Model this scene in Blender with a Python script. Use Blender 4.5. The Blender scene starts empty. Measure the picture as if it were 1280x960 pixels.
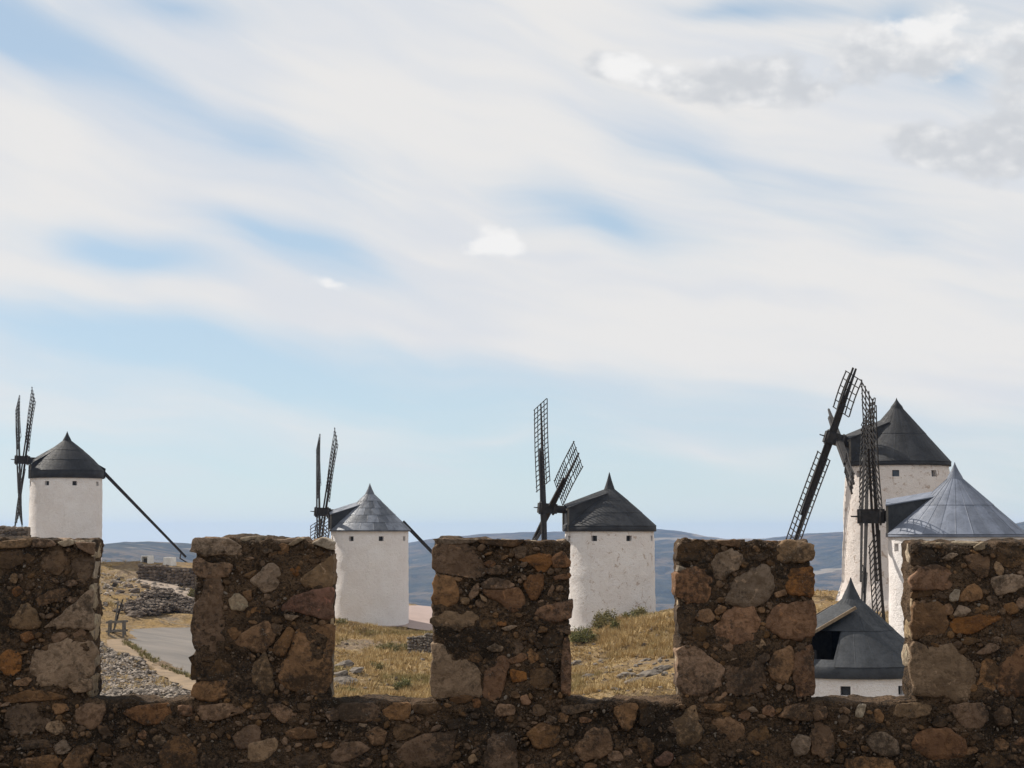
import bpy, bmesh, math, random
import numpy as np
from mathutils import Vector, Matrix

rad = math.radians
SC = bpy.context.scene
COL = SC.collection

# ------------------------------------------------------------------ camera
F = 2389.0                       # focal length in pixels of the 1280 px wide photograph
PITCH = math.atan(188.0 / F)
cam_data = bpy.data.cameras.new('camera')
cam_data.sensor_width = 36.0
cam_data.lens = 36.0 * F / 1280.0
cam_data.clip_start = 0.1
cam_data.clip_end = 60000.0
cam = bpy.data.objects.new('camera', cam_data)
COL.objects.link(cam)
cam.location = (0, 0, 0)
cam.rotation_euler = (rad(90) + PITCH, 0, 0)
SC.camera = cam
SC.render.resolution_x, SC.render.resolution_y = 1024, 768

# ------------------------------------------------------------------ view, sun
SC.view_settings.view_transform = 'Standard'
SC.view_settings.look = 'None'
SC.view_settings.gamma = 1.0
SC.view_settings.use_curve_mapping = False
SC.view_settings.exposure = 0.17
SUN_AZ, SUN_EL = rad(-53), rad(43)            # measured from the view direction (+Y), negative = left
sun_dir = Vector((math.sin(SUN_AZ) * math.cos(SUN_EL), math.cos(SUN_AZ) * math.cos(SUN_EL), math.sin(SUN_EL)))
sun_data = bpy.data.lights.new('sun', 'SUN')
sun_data.energy = 4.9
sun_data.angle = rad(0.6)
sun_data.color = (1.0, 0.93, 0.83)
sun = bpy.data.objects.new('sun', sun_data)
COL.objects.link(sun)
sun.rotation_euler = sun_dir.to_track_quat('Z', 'Y').to_euler()
sun.location = sun_dir * 60

# ------------------------------------------------------------------ sky
world = bpy.data.worlds.new('World')
SC.world = world
world.use_nodes = True
wt = world.node_tree
wt.nodes.clear()


class G:
    """small helper that writes shader node maths"""
    def __init__(s, tree):
        s.t = tree

    def node(s, kind, **kw):
        n = s.t.nodes.new(kind)
        for k, v in kw.items():
            setattr(n, k, v)
        return n

    def put(s, sock, v):
        if isinstance(v, bpy.types.NodeSocket):
            s.t.links.new(v, sock)
        elif v is not None:
            sock.default_value = v

    def m(s, op, a, b=None, c=None, clamp=False):
        n = s.node('ShaderNodeMath', operation=op, use_clamp=clamp)
        for i, v in enumerate((a, b, c)):
            if v is not None:
                s.put(n.inputs[i], v)
        return n.outputs[0]

    def add(s, a, b): return s.m('ADD', a, b)
    def sub(s, a, b): return s.m('SUBTRACT', a, b)
    def mul(s, a, b): return s.m('MULTIPLY', a, b)

    def vec(s, x, y, z=0.0):
        n = s.node('ShaderNodeCombineXYZ')
        for i, v in enumerate((x, y, z)):
            s.put(n.inputs[i], v)
        return n.outputs[0]

    def noise(s, v, scale=1.0, detail=4.0, rough=0.5, dist=0.0, out=0, dims='3D'):
        n = s.node('ShaderNodeTexNoise', noise_dimensions=dims)
        if v is not None:
            s.put(n.inputs['Vector'], v)
        n.inputs['Scale'].default_value = scale
        n.inputs['Detail'].default_value = detail
        n.inputs['Roughness'].default_value = rough
        n.inputs['Distortion'].default_value = dist
        return n.outputs[out]

    def ramp(s, v, lo, hi, a=0.0, b=1.0):
        n = s.node('ShaderNodeMapRange', interpolation_type='SMOOTHSTEP')
        s.put(n.inputs[0], v)
        for i, x in enumerate((lo, hi, a, b)):
            s.put(n.inputs[i + 1], x)
        return n.outputs[0]

    def mix(s, f, a, b):
        n = s.node('ShaderNodeMix', data_type='RGBA')
        s.put(n.inputs[0], f)
        for i, v in ((6, a), (7, b)):
            if isinstance(v, (tuple, list)):
                v = (v[0], v[1], v[2], 1.0)
            s.put(n.inputs[i], v)
        return n.outputs[2]


def ang(px, py):
    """direction of a photograph pixel as (azimuth, elevation), both in units of 1/F"""
    x, y = (px - 640) / F, (480 - py) / F
    d = Vector((x, math.cos(PITCH) - y * math.sin(PITCH), math.sin(PITCH) + y * math.cos(PITCH))).normalized()
    return math.atan2(d.x, d.y) * F, math.asin(d.z) * F


g = G(wt)
tc = g.node('ShaderNodeTexCoord')
sep = g.node('ShaderNodeSeparateXYZ')
wt.links.new(tc.outputs['Generated'], sep.inputs[0])
U = g.mul(g.m('ARCTAN2', sep.outputs[0], sep.outputs[1]), F / 100)      # azimuth and elevation, in hundreds of pixels
V = g.mul(g.m('ARCSINE', sep.outputs[2]), F / 100)
UV = g.vec(U, V, 0.0)


def vmath(op, a, b=None, c=None):
    n = g.node('ShaderNodeVectorMath', operation=op)
    for k, v in enumerate((a, b, c)):
        if v is not None:
            g.put(n.inputs[k], v)
    return n.outputs[0]


def mapping(v, loc=(0, 0, 0), angle=0.0, scale=(1, 1, 1), kind='POINT'):
    n = g.node('ShaderNodeMapping', vector_type=kind)
    g.put(n.inputs[0], v)
    n.inputs['Location'].default_value = loc
    n.inputs['Rotation'].default_value = (0, 0, angle)
    n.inputs['Scale'].default_value = scale
    return n.outputs[0]


# wind-drawn warp of the cloud sheet
warp = g.noise(mapping(UV, (3.1, 1.7, 0.4), rad(-22), (3.4, 1.7, 1), 'TEXTURE'), 1.0, 2.0, 0.5, out=1)
UVW = vmath('MULTIPLY_ADD', vmath('SUBTRACT', warp, (0.5, 0.5, 0.5)), (1.7, 0.95, 0.0), UV)


sepw = g.node('ShaderNodeSeparateXYZ')
wt.links.new(UVW, sepw.inputs[0])
fan = g.m('MINIMUM', g.m('MAXIMUM', g.add(sepw.outputs[0], 7.0), 0.0), 15.0)
Tf = g.m('MULTIPLY_ADD', fan, g.m('MULTIPLY_ADD', g.m('MINIMUM', sepw.outputs[1], 8.0), 0.062, 0.10), sepw.outputs[1])


def streaks(su, st_, off, detail, rough):
    return g.noise(g.vec(g.m('MULTIPLY_ADD', sepw.outputs[0], 1 / su, off), g.mul(Tf, 1 / st_), off * 0.7), 1.0, detail, rough)


def blob(v, px, py, a, b, angle, k):
    """soft elliptical bump of height k"""
    cu, cv = ang(px, py)
    m = mapping(v, (cu / 100, cv / 100, 0), rad(-angle), (a / 100, b / 100, 1), 'TEXTURE')
    n = g.node('ShaderNodeTexGradient', gradient_type='QUADRATIC_SPHERE')
    g.put(n.inputs[0], m)
    return n.outputs['Fac'], k


def blobs(v, items, start):
    r = start
    for it in items:
        f, k = blob(v, *it)
        r = g.m('MULTIPLY_ADD', f, k, r)
    return r


streak = streaks(5.5, 1.5, 1.3, 4.0, 0.52)
fine = streaks(2.2, 0.34, 4.3, 5.0, 0.62)
high = g.ramp(V, 0.6, 3.4, 0.14, 0.80)
cover = g.m('MULTIPLY_ADD', g.sub(streak, 0.5), 1.25, g.m('MULTIPLY_ADD', g.sub(fine, 0.5), 0.5, high))
BLOBS = [  # px, py, length, width, slope down to the right, amount (negative = gap in the cloud)
    (20, 30, 300, 95, 18, -1.05), (215, 4, 260, 60, 4, -0.8), (170, 100, 400, 50, 24, -0.6), (330, 190, 240, 60, 12, -0.4),
    (165, 326, 230, 50, 14, -1.25), (350, 312, 300, 58, 16, -1.25), (190, 435, 760, 95, 8, -1.0), (680, 245, 200, 45, 24, -0.45),
    (770, 292, 240, 62, 20, -1.1), (930, 4, 260, 32, 3, -1.0), (1110, 20, 70, 50, 0, -0.6), (1185, 100, 90, 50, 0, -0.6),
    (1110, 300, 260, 80, 24, -0.4), (900, 230, 320, 55, 30, -0.3),
    (120, 215, 480, 100, 20, 0.45), (560, 130, 660, 150, 30, 0.35), (330, 385, 620, 44, 8, 0.6), (900, 420, 700, 170, 10, 0.5),
    (880, 560, 330, 50, 12, 0.45), (620, 545, 130, 20, 0, 0.4), (1200, 420, 420, 140, 20, 0.35), (700, 20, 520, 110, 25, 0.3), (1240, 610, 260, 90, 0, 0.35)]
cover = blobs(UVW, BLOBS, cover)
cover = g.ramp(cover, -0.15, 0.98, 0.03, 0.985)

sky = g.node('ShaderNodeTexSky', sky_type='NISHITA')
sky.sun_disc = False
sky.sun_elevation = SUN_EL
sky.sun_rotation = SUN_AZ
sky.altitude = 800
sky.air_density = 0.9
sky.dust_density = 0.1
sky.ozone_density = 1.8
tone = streaks(4.0, 1.1, 9.3, 3.0, 0.5)
cirrus = g.mix(g.ramp(tone, 0.36, 0.64), (6.5, 6.7, 7.05), (7.35, 7.25, 7.15))
veil = g.mix(0.62, sky.outputs[0], (4.7, 5.85, 6.7))      # thin milky layer over the blue
col = g.mix(cover, veil, cirrus)

# a few small cumulus clouds
CUM = [(752, 84, 50, 36, 0, .8), (790, 86, 90, 44, 4, .9), (850, 105, 100, 50, 8, .8), (905, 112, 90, 50, 0, .8), (960, 98, 130, 66, 0, .95), (1015, 116, 80, 36, 0, .6),
       (1072, 56, 70, 70, 0, .85), (1120, 74, 100, 56, 0, .85), (1175, 52, 100, 76, 0, 1.0), (1275, 75, 70, 90, 0, .8),
       (1148, 176, 70, 42, 0, .9), (1195, 192, 120, 50, 12, .9), (1262, 178, 110, 96, 0, 1.1),
       (610, 309, 84, 26, -3, .5), (624, 299, 60, 42, 0, .55), (648, 304, 56, 26, 0, .4), (418, 357, 60, 22, 4, .5)]
body = blobs(UV, CUM, 0.0)
pn = g.noise(mapping(UV, (2.2, 0.4, 5.1), 0, (2.2, 3.1, 1)), 1.0, 5.0, 0.52)
pm = g.noise(mapping(UV, (2.2 - 0.07 * 2.4, 0.4 + 0.1 * 3.4, 5.1), 0, (2.4, 3.4, 1)), 1.0, 3.0, 0.5)
dens = g.m('MULTIPLY_ADD', g.sub(pn, 0.5), 1.5, body)
mask = g.mul(g.ramp(dens, 0.12, 0.58), g.ramp(body, 0.01, 0.26, 0.0, 0.92))
bright = blobs(UV, [(618, 300, 120, 70, 0, 2.0), (418, 357, 110, 60, 0, 2.0), (790, 84, 120, 46, 0, 1.1), (1180, 34, 150, 70, 0, 0.9), (1060, 34, 100, 60, 0, 0.6), (940, 130, 70, 20, 0, 0.5)], 0.12)
lit = g.m('MULTIPLY_ADD', g.sub(pn, pm), 1.6, bright)
ccol = g.mix(g.ramp(lit, -0.1, 1.0), (5.45, 5.65, 5.95), (8.1, 8.05, 8.0))
col = g.mix(mask, col, ccol)
bg = g.node('ShaderNodeBackground')
wt.links.new(col, bg.inputs[0])
bg.inputs[1].default_value = 0.1
wo = g.node('ShaderNodeOutputWorld')
wt.links.new(bg.outputs[0], wo.inputs[0])
SC.cycles.max_bounces = 6
SC.cycles.diffuse_bounces = 3
SC.cycles.volume_bounces = 1


# ------------------------------------------------------------------ helpers
def at(px, py, Y):
    """world point on the ray of a photograph pixel at distance Y along the view"""
    x, y = (px - 640) / F, (480 - py) / F
    d = (x, math.cos(PITCH) - y * math.sin(PITCH), math.sin(PITCH) + y * math.cos(PITCH))
    k = Y / d[1]
    return Vector((d[0] * k, Y, d[2] * k))


def hsh(ix, iy, iz, seed):
    h = (ix * 374761393 + iy * 668265263 + iz * 2147483647 + seed * 974634777) & 0xFFFFFFFF
    h = ((h ^ (h >> 13)) * 1274126177) & 0xFFFFFFFF
    h = h ^ (h >> 16)
    return (h & 0xFFFFFF) / float(0xFFFFFF)


def vnoise(p, seed=0):
    """value noise in -1..1 for an (n,3) array"""
    p = np.asarray(p, dtype=float)
    i = np.floor(p).astype(np.int64)
    f = p - i
    f = f * f * (3 - 2 * f)
    r = 0
    for dx in (0, 1):
        for dy in (0, 1):
            for dz in (0, 1):
                w = (f[:, 0] if dx else 1 - f[:, 0]) * (f[:, 1] if dy else 1 - f[:, 1]) * (f[:, 2] if dz else 1 - f[:, 2])
                r = r + w * hsh(i[:, 0] + dx, i[:, 1] + dy, i[:, 2] + dz, seed)
    return r * 2 - 1


def fbm(p, scale, octaves=4, seed=0, gain=0.5):
    p = np.asarray(p, dtype=float)
    r, a, s = 0, 1.0, scale
    for o in range(octaves):
        r = r + a * vnoise(p * s, seed + o * 17)
        a *= gain
        s *= 2.03
    return r


def mesh_obj(name, verts, faces, mat, parent=None, smooth=False, loc=None):
    me = bpy.data.meshes.new(name)
    me.from_pydata([tuple(v) for v in verts], [], [tuple(f) for f in faces])
    me.update()
    return link_mesh(name, me, mat, parent, smooth, loc)


def link_mesh(name, me, mat, parent=None, smooth=False, loc=None):
    if mat is not None:
        me.materials.append(mat)
    if smooth:
        me.polygons.foreach_set('use_smooth', [True] * len(me.polygons))
    o = bpy.data.objects.new(name, me)
    COL.objects.link(o)
    if parent is not None:
        o.parent = parent
    if loc is not None:
        o.location = loc
    return o


def tag(o, label=None, cat=None, group=None, kind=None):
    if label: o['label'] = label
    if cat: o['category'] = cat
    if group: o['group'] = group
    if kind: o['kind'] = kind
    return o


def empty(name, loc, label=None, cat=None, group=None, rz=0.0):
    o = bpy.data.objects.new(name, None)
    COL.objects.link(o)
    o.location = loc
    o.rotation_euler = (0, 0, rz)
    o.empty_display_size = 0.3
    return tag(o, label, cat, group)


class MB:
    """collects boxes, bars and the like into one mesh"""
    def __init__(s):
        s.v, s.f = [], []

    def box(s, c, ax, ay, az):
        """box around centre c with half-vectors ax, ay, az"""
        b = len(s.v)
        c, ax, ay, az = Vector(c), Vector(ax), Vector(ay), Vector(az)
        for i in (-1, 1):
            for j in (-1, 1):
                for k in (-1, 1):
                    s.v.append(c + ax * i + ay * j + az * k)
        for q in ((0, 1, 3, 2), (4, 6, 7, 5), (0, 4, 5, 1), (2, 3, 7, 6), (0, 2, 6, 4), (1, 5, 7, 3)):
            s.f.append(tuple(b + x for x in q))
        return s

    def bar(s, p, q, w0, h0, w1=None, h1=None, side=None):
        """tapered rectangular bar from p to q"""
        p, q = Vector(p), Vector(q)
        d = (q - p).normalized()
        up = Vector(side) if side is not None else (Vector((0, 0, 1)) if abs(d.z) < 0.9 else Vector((1, 0, 0)))
        a = d.cross(up).normalized()
        b_ = a.cross(d).normalized()
        w1 = w0 if w1 is None else w1
        h1 = h0 if h1 is None else h1
        b = len(s.v)
        for pt, w, h in ((p, w0, h0), (q, w1, h1)):
            for i, j in ((-1, -1), (1, -1), (1, 1), (-1, 1)):
                s.v.append(pt + a * (w / 2 * i) + b_ * (h / 2 * j))
        for k in range(4):
            s.f.append((b + k, b + (k + 1) % 4, b + 4 + (k + 1) % 4, b + 4 + k))
        s.f.append((b + 3, b + 2, b + 1, b))
        s.f.append((b + 4, b + 5, b + 6, b + 7))
        return s

    def tube(s, p, q, r0, r1, n=12):
        p, q = Vector(p), Vector(q)
        d = (q - p).normalized()
        up = Vector((0, 0, 1)) if abs(d.z) < 0.9 else Vector((1, 0, 0))
        a = d.cross(up).normalized()
        b_ = a.cross(d).normalized()
        b = len(s.v)
        for pt, r in ((p, r0), (q, r1)):
            for k in range(n):
                t = 2 * math.pi * k / n
                s.v.append(pt + a * (r * math.cos(t)) + b_ * (r * math.sin(t)))
        for k in range(n):
            s.f.append((b + k, b + (k + 1) % n, b + n + (k + 1) % n, b + n + k))
        s.f.append(tuple(b + k for k in range(n - 1, -1, -1)))
        s.f.append(tuple(b + n + k for k in range(n)))
        return s

    def quads(s, vs, fs):
        b = len(s.v)
        s.v += [Vector(v) for v in vs]
        s.f += [tuple(b + i for i in f) for f in fs]
        return s

    def build(s, name, mat, parent=None, smooth=False, loc=None):
        return mesh_obj(name, s.v, s.f, mat, parent, smooth, loc)


# ------------------------------------------------------------------ materials
MATS = {}


def material(name, rough=0.85, spec=0.25):
    m = bpy.data.materials.new(name)
    m.use_nodes = True
    MATS[name] = m
    b = m.node_tree.nodes['Principled BSDF']
    b.inputs['Roughness'].default_value = rough
    b.inputs['Specular IOR Level'].default_value = spec
    return m, G(m.node_tree), b


def bump(gg, b, height, strength, dist):
    n = gg.node('ShaderNodeBump')
    n.inputs['Strength'].default_value = strength
    n.inputs['Distance'].default_value = dist
    gg.put(n.inputs['Height'], height)
    gg.t.links.new(n.outputs[0], b.inputs['Normal'])


def pos(gg):
    return gg.node('ShaderNodeNewGeometry').outputs['Position']


def obj_random(gg):
    return gg.node('ShaderNodeObjectInfo').outputs['Random']


def island(gg):
    return gg.node('ShaderNodeNewGeometry').outputs['Random Per Island']


def crust(q, p, cc, amount):
    """grey-black lichen and grit that lies over stones and mortar alike"""
    big = q.noise(p, 3.2, 3, 0.6, 0.7)
    gr = q.noise(p, 42.0, 4, 0.75)
    k = q.ramp(q.m('MULTIPLY_ADD', gr, 0.75, big), 0.86, 1.02)
    cc = q.mix(q.mul(k, amount), cc, (0.034, 0.027, 0.021))
    v = q.node('ShaderNodeTexVoronoi')
    q.put(v.inputs['Vector'], p)
    v.inputs['Scale'].default_value = 105
    sp = q.mul(q.ramp(v.outputs['Distance'], 0.36, 0.22), q.ramp(q.noise(p, 13.0, 3, 0.7), 0.5, 0.66))
    cc = q.mix(q.mul(q.mul(sp, k), 0.8), cc, (0.21, 0.19, 0.165))
    return cc, gr, v.outputs['Distance'], k


def stone_material(name, c1, c2, lichen=0.35, per_island=False):
    m, q, b = material(name, 0.92, 0.15)
    p = pos(q)
    n1 = q.noise(p, 6.0, 4, 0.6, 0.9)
    n2 = q.noise(p, 30.0, 5, 0.7, 0.3)
    base = q.mix(q.ramp(n1, 0.36, 0.64), c1, c2)
    hv = q.node('ShaderNodeHueSaturation')
    q.put(hv.inputs['Color'], base)
    r = island(q) if per_island else obj_random(q)
    q.put(hv.inputs['Value'], q.ramp(r, 0.0, 1.0, 0.6 if per_island else 0.75, 1.35 if per_island else 1.2))
    q.put(hv.inputs['Saturation'], q.ramp(q.m('FRACT', q.mul(r, 7.31)), 0, 1, 0.85, 1.15))
    cc = q.mix(q.ramp(n2, 0.44, 0.66, 0.0, 0.75), hv.outputs[0], tuple(0.5 * x for x in c2))
    cc = q.mix(q.ramp(q.noise(p, 15.0, 4, 0.6, 1.2), 0.60, 0.68, 0.0, 0.55), cc, tuple(min(0.5, 1.45 * x) for x in c1))
    cc, gr, vd, k = crust(q, p, cc, lichen)
    q.put(b.inputs['Base Color'], cc)
    h = q.add(q.mul(n2, 1.0), q.add(q.mul(gr, 0.35), q.mul(n1, 0.8)))
    bump(q, b, h, 1.0, 0.018)
    return m


stone_material('stone_grey', (0.315, 0.22, 0.143), (0.225, 0.155, 0.10), 0.66)
stone_material('stone_brown', (0.265, 0.160, 0.092), (0.18, 0.11, 0.065), 0.72)
stone_material('stone_orange', (0.29, 0.150, 0.072), (0.195, 0.103, 0.055), 0.7)
stone_material('stone_red', (0.29, 0.135, 0.09), (0.215, 0.12, 0.08), 0.5)
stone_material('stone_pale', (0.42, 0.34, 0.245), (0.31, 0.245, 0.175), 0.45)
stone_material('stone_packing', (0.215, 0.132, 0.074), (0.15, 0.094, 0.056), 0.75, True)
stone_material('stone_quoin', (0.46, 0.35, 0.23), (0.34, 0.26, 0.17), 0.4)  # pale tone puts sunlight into the colour of the merlon side stones
stone_material('stone_dark', (0.15, 0.095, 0.056), (0.10, 0.066, 0.042), 0.8)


def mortar_material():
    m, q, b = material('mortar', 0.95, 0.1)
    p = pos(q)
    n1 = q.noise(p, 5.0, 4, 0.6)
    n2 = q.noise(p, 60.0, 4, 0.7)
    base = q.mix(q.ramp(n1, 0.35, 0.65), (0.16, 0.104, 0.064), (0.085, 0.058, 0.038))
    base = q.mix(q.ramp(n2, 0.46, 0.64, 0, 0.8), base, (0.032, 0.023, 0.016))
    cc, gr, vd, k = crust(q, p, base, 0.9)
    q.put(b.inputs['Base Color'], cc)
    bump(q, b, q.add(q.mul(n2, 1.0), q.add(gr, q.mul(vd, -0.4))), 1.0, 0.022)


mortar_material()


def pebble_material():
    m, q, b = material('pebble', 0.9, 0.2)
    r = island(q)
    c = q.mix(q.ramp(r, 0.2, 0.8), (0.045, 0.033, 0.024), (0.12, 0.083, 0.055))
    c = q.mix(q.ramp(r, 0.88, 0.95), c, (0.19, 0.16, 0.13))
    q.put(b.inputs['Base Color'], c)
    bump(q, b, q.noise(pos(q), 90, 3), 0.5, 0.006)


pebble_material()


def lime_material(name, stain, stain_lo, stain_hi, base=(0.80, 0.765, 0.745)):
    m, q, b = material(name, 0.9, 0.15)
    tcn = q.node('ShaderNodeTexCoord')
    p = tcn.outputs['Object']
    n1 = q.noise(p, 0.7, 4, 0.6)
    n2 = q.noise(p, 4.5, 5, 0.65)
    n3 = q.noise(p, 18.0, 3, 0.6)
    c = q.mix(q.ramp(n1, 0.3, 0.7), base, tuple(x * k for x, k in zip(base, (0.93, 0.91, 0.90))))
    c = q.mix(q.ramp(n2, 0.56, 0.76, 0, 0.45), c, (0.50, 0.44, 0.40))
    c = q.mix(q.mul(q.ramp(q.noise(p, 2.3, 5, 0.7, 0.8), stain_lo, stain_hi), stain), c, (0.36, 0.25, 0.18))
    # vertical run marks
    sc = q.node('ShaderNodeMapping')
    sc.inputs['Scale'].default_value = (3.5, 3.5, 0.25)
    q.put(sc.inputs[0], p)
    c = q.mix(q.ramp(q.noise(sc.outputs[0], 1.0, 4, 0.6), 0.58, 0.8, 0, 0.28), c, (0.56, 0.52, 0.49))
    q.put(b.inputs['Base Color'], c)
    bump(q, b, q.add(q.mul(n2, 1.0), q.mul(n3, 0.5)), 0.85, 0.09)


lime_material('lime_clean', 0.25, 0.66, 0.74)
lime_material('lime_worn', 0.6, 0.57, 0.64)
lime_material('lime_patchy', 0.7, 0.56, 0.64, (0.74, 0.68, 0.64))


def roof_material(name, c1, c2, var, rough=0.5, metal=0.0):
    m, q, b = material(name, rough, 0.25)
    r = obj_random(q)
    tcn = q.node('ShaderNodeTexCoord')
    p = pos(q)
    n1 = q.noise(p, 1.6, 5, 0.6, 0.5)
    n2 = q.noise(p, 9.0, 4, 0.7)
    c = q.mix(q.ramp(n1, 0.3, 0.7), c1, c2)
    hv = q.node('ShaderNodeHueSaturation')
    q.put(hv.inputs['Color'], c)
    q.put(hv.inputs['Value'], q.ramp(r, 0, 1, 1 - var, 1 + var))
    c = q.mix(q.ramp(n2, 0.56, 0.72, 0, 0.4), hv.outputs[0], tuple(0.5 * x for x in c1))
    c = q.mix(q.ramp(q.noise(p, 3.2, 5, 0.7, 1.0), 0.64, 0.72, 0, 0.4), c, tuple(min(0.6, 1.7 * x) for x in c2))
    q.put(b.inputs['Base Color'], c)
    q.put(b.inputs['Roughness'], q.ramp(n2, 0.3, 0.7, rough - 0.1, rough + 0.15))
    b.inputs['Metallic'].default_value = metal
    bump(q, b, q.add(n2, n1), 0.35, 0.03)


roof_material('roof_black', (0.014, 0.014, 0.015), (0.026, 0.026, 0.028), 0.12, 0.68)
roof_material('roof_dark', (0.022, 0.022, 0.024), (0.038, 0.039, 0.042), 0.14, 0.72)
roof_material('roof_slate', (0.026, 0.028, 0.031), (0.045, 0.048, 0.053), 0.10, 0.72)
roof_material('roof_zinc_patched', (0.085, 0.093, 0.112), (0.165, 0.178, 0.205), 0.36, 0.55)
roof_material('roof_zinc', (0.115, 0.13, 0.165), (0.18, 0.20, 0.25), 0.10, 0.6)


def simple(name, c1, c2, scale, rough=0.8, spec=0.25, bs=0.4, bd=0.02, detail=4):
    m, q, b = material(name, rough, spec)
    p = pos(q)
    n = q.noise(p, scale, detail, 0.6)
    q.put(b.inputs['Base Color'], q.mix(q.ramp(n, 0.3, 0.7), c1, c2))
    bump(q, b, n, bs, bd)
    return m


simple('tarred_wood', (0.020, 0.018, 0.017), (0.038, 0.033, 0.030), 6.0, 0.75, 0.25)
simple('bare_wood', (0.26, 0.19, 0.12), (0.16, 0.115, 0.075), 9.0)
simple('grey_wood', (0.17, 0.15, 0.125), (0.10, 0.088, 0.075), 9.0)
simple('iron', (0.03, 0.027, 0.025), (0.05, 0.04, 0.034), 12.0, 0.6, 0.4)
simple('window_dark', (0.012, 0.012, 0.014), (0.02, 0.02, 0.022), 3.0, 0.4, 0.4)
simple('window_glass', (0.05, 0.075, 0.11), (0.07, 0.10, 0.14), 3.0, 0.15, 0.5, 0.05)
simple('white_paint', (0.76, 0.74, 0.70), (0.62, 0.59, 0.55), 3.0, 0.85, 0.2)
simple('asphalt', (0.185, 0.162, 0.142), (0.125, 0.113, 0.102), 0.35, 0.9, 0.2, 0.3, 0.01, 6)
simple('pale_earth', (0.37, 0.285, 0.255), (0.32, 0.25, 0.225), 0.6, 0.95, 0.1, 0.5, 0.05, 7)
simple('track_earth', (0.33, 0.265, 0.21), (0.25, 0.2, 0.16), 0.9, 0.95, 0.1, 0.7, 0.06, 7)
simple('sand_edge', (0.27, 0.198, 0.13), (0.19, 0.143, 0.098), 1.3, 0.95, 0.1, 0.7, 0.05, 7)
simple('paving', (0.15, 0.12, 0.095), (0.09, 0.075, 0.06), 2.0, 0.9, 0.2, 0.6, 0.02, 6)
simple('wall_rough', (0.24, 0.18, 0.13), (0.13, 0.10, 0.075), 2.5, 0.95, 0.15, 0.9, 0.1, 7)


def random_rock(name, a, b_, c_):
    m, q, b = material(name, 0.92, 0.2)
    r = island(q)
    p = pos(q)
    n = q.noise(p, 3.5, 5, 0.65)
    c = q.mix(q.ramp(r, 0, 1), a, b_)
    c = q.mix(q.ramp(n, 0.5, 0.68, 0, 0.8), c, c_)
    q.put(b.inputs['Base Color'], c)
    bump(q, b, n, 0.8, 0.08)


random_rock('rubble_rock', (0.045, 0.037, 0.03), (0.36, 0.30, 0.245), (0.08, 0.065, 0.05))
random_rock('field_rock', (0.11, 0.092, 0.075), (0.20, 0.17, 0.14), (0.06, 0.048, 0.037))
random_rock('mound_rock', (0.07, 0.055, 0.043), (0.20, 0.155, 0.12), (0.06, 0.048, 0.038))


def grass_material():
    m, q, b = material('dry_grass', 0.8, 0.15)
    r = island(q)
    n = q.noise(pos(q), 0.16, 4, 0.6)
    c = q.mix(r, (0.31, 0.215, 0.095), (0.54, 0.40, 0.20))
    c = q.mix(q.ramp(n, 0.54, 0.66, 0, 0.75), c, (0.22, 0.19, 0.075))
    q.put(b.inputs['Base Color'], c)
    q.put(b.inputs['Transmission Weight'], 0.0)


grass_material()


def leaf_material(name, a, b2):
    m, q, b = material(name, 0.7, 0.2)
    q.put(b.inputs['Base Color'], q.mix(island(q), a, b2))


leaf_material('leaf_olive', (0.12, 0.112, 0.038), (0.25, 0.205, 0.082))
leaf_material('leaf_green', (0.085, 0.092, 0.028), (0.19, 0.175, 0.058))
leaf_material('leaf_dry', (0.25, 0.17, 0.075), (0.38, 0.27, 0.125))


def ground_material():
    m, q, b = material('ground', 0.95, 0.1)
    p = pos(q)
    big = q.noise(p, 0.055, 5, 0.55)
    mid = q.noise(p, 0.45, 6, 0.65, 0.8)
    fin = q.noise(p, 3.2, 5, 0.7)
    c = q.mix(q.ramp(mid, 0.36, 0.64), (0.34, 0.225, 0.095), (0.25, 0.175, 0.10))
    c = q.mix(q.ramp(big, 0.48, 0.62, 0, 0.7), c, (0.24, 0.18, 0.13))
    c = q.mix(q.ramp(q.noise(p, 0.9, 4, 0.6, 1.0), 0.55, 0.66, 0, 0.8), c, (0.36, 0.27, 0.155))
    # flat streaks of bare grey rock
    mp = q.node('ShaderNodeMapping')
    mp.inputs['Scale'].default_value = (0.35, 0.6, 1.6)
    mp.inputs['Rotation'].default_value = (0, rad(-12), 0)
    q.put(mp.inputs[0], p)
    st = q.noise(mp.outputs[0], 1.0, 6, 0.7, 0.8)
    c = q.mix(q.ramp(st, 0.56, 0.64, 0, 0.7), c, (0.20, 0.17, 0.14))
    c = q.mix(q.ramp(fin, 0.50, 0.64, 0, 0.65), c, (0.11, 0.078, 0.045))
    q.put(b.inputs['Base Color'], c)
    bump(q, b, q.add(fin, q.mul(mid, 0.8)), 1.0, 0.45)


ground_material()


def hill_material():
    m, q, b = material('hill_scrub', 0.95, 0.1)
    p = pos(q)
    n1 = q.noise(p, 0.0042, 6, 0.6, 0.6)
    n2 = q.noise(p, 0.022, 6, 0.65)
    c = q.mix(q.ramp(n1, 0.42, 0.6), (0.05, 0.05, 0.032), (0.12, 0.092, 0.055))
    c = q.mix(q.ramp(n2, 0.46, 0.58, 0, 0.85), c, (0.026, 0.030, 0.020))
    mp = q.node('ShaderNodeMapping')
    mp.inputs['Scale'].default_value = (0.0022, 0.0022, 0.028)
    q.put(mp.inputs[0], p)
    st = q.noise(mp.outputs[0], 1.0, 4, 0.5, 0.4)
    c = q.mix(q.ramp(st, 0.60, 0.64, 0, 0.6), c, (0.33, 0.27, 0.19))
    q.put(b.inputs['Base Color'], c)
    bump(q, b, n2, 1.0, 14.0)


hill_material()
MAT = MATS

# ------------------------------------------------------------------ terrain
CP = []   # control points x, y, z


def cp(px, py, D):
    v = at(px, py, D)
    CP.append((v.x, v.y, v.z))


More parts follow.
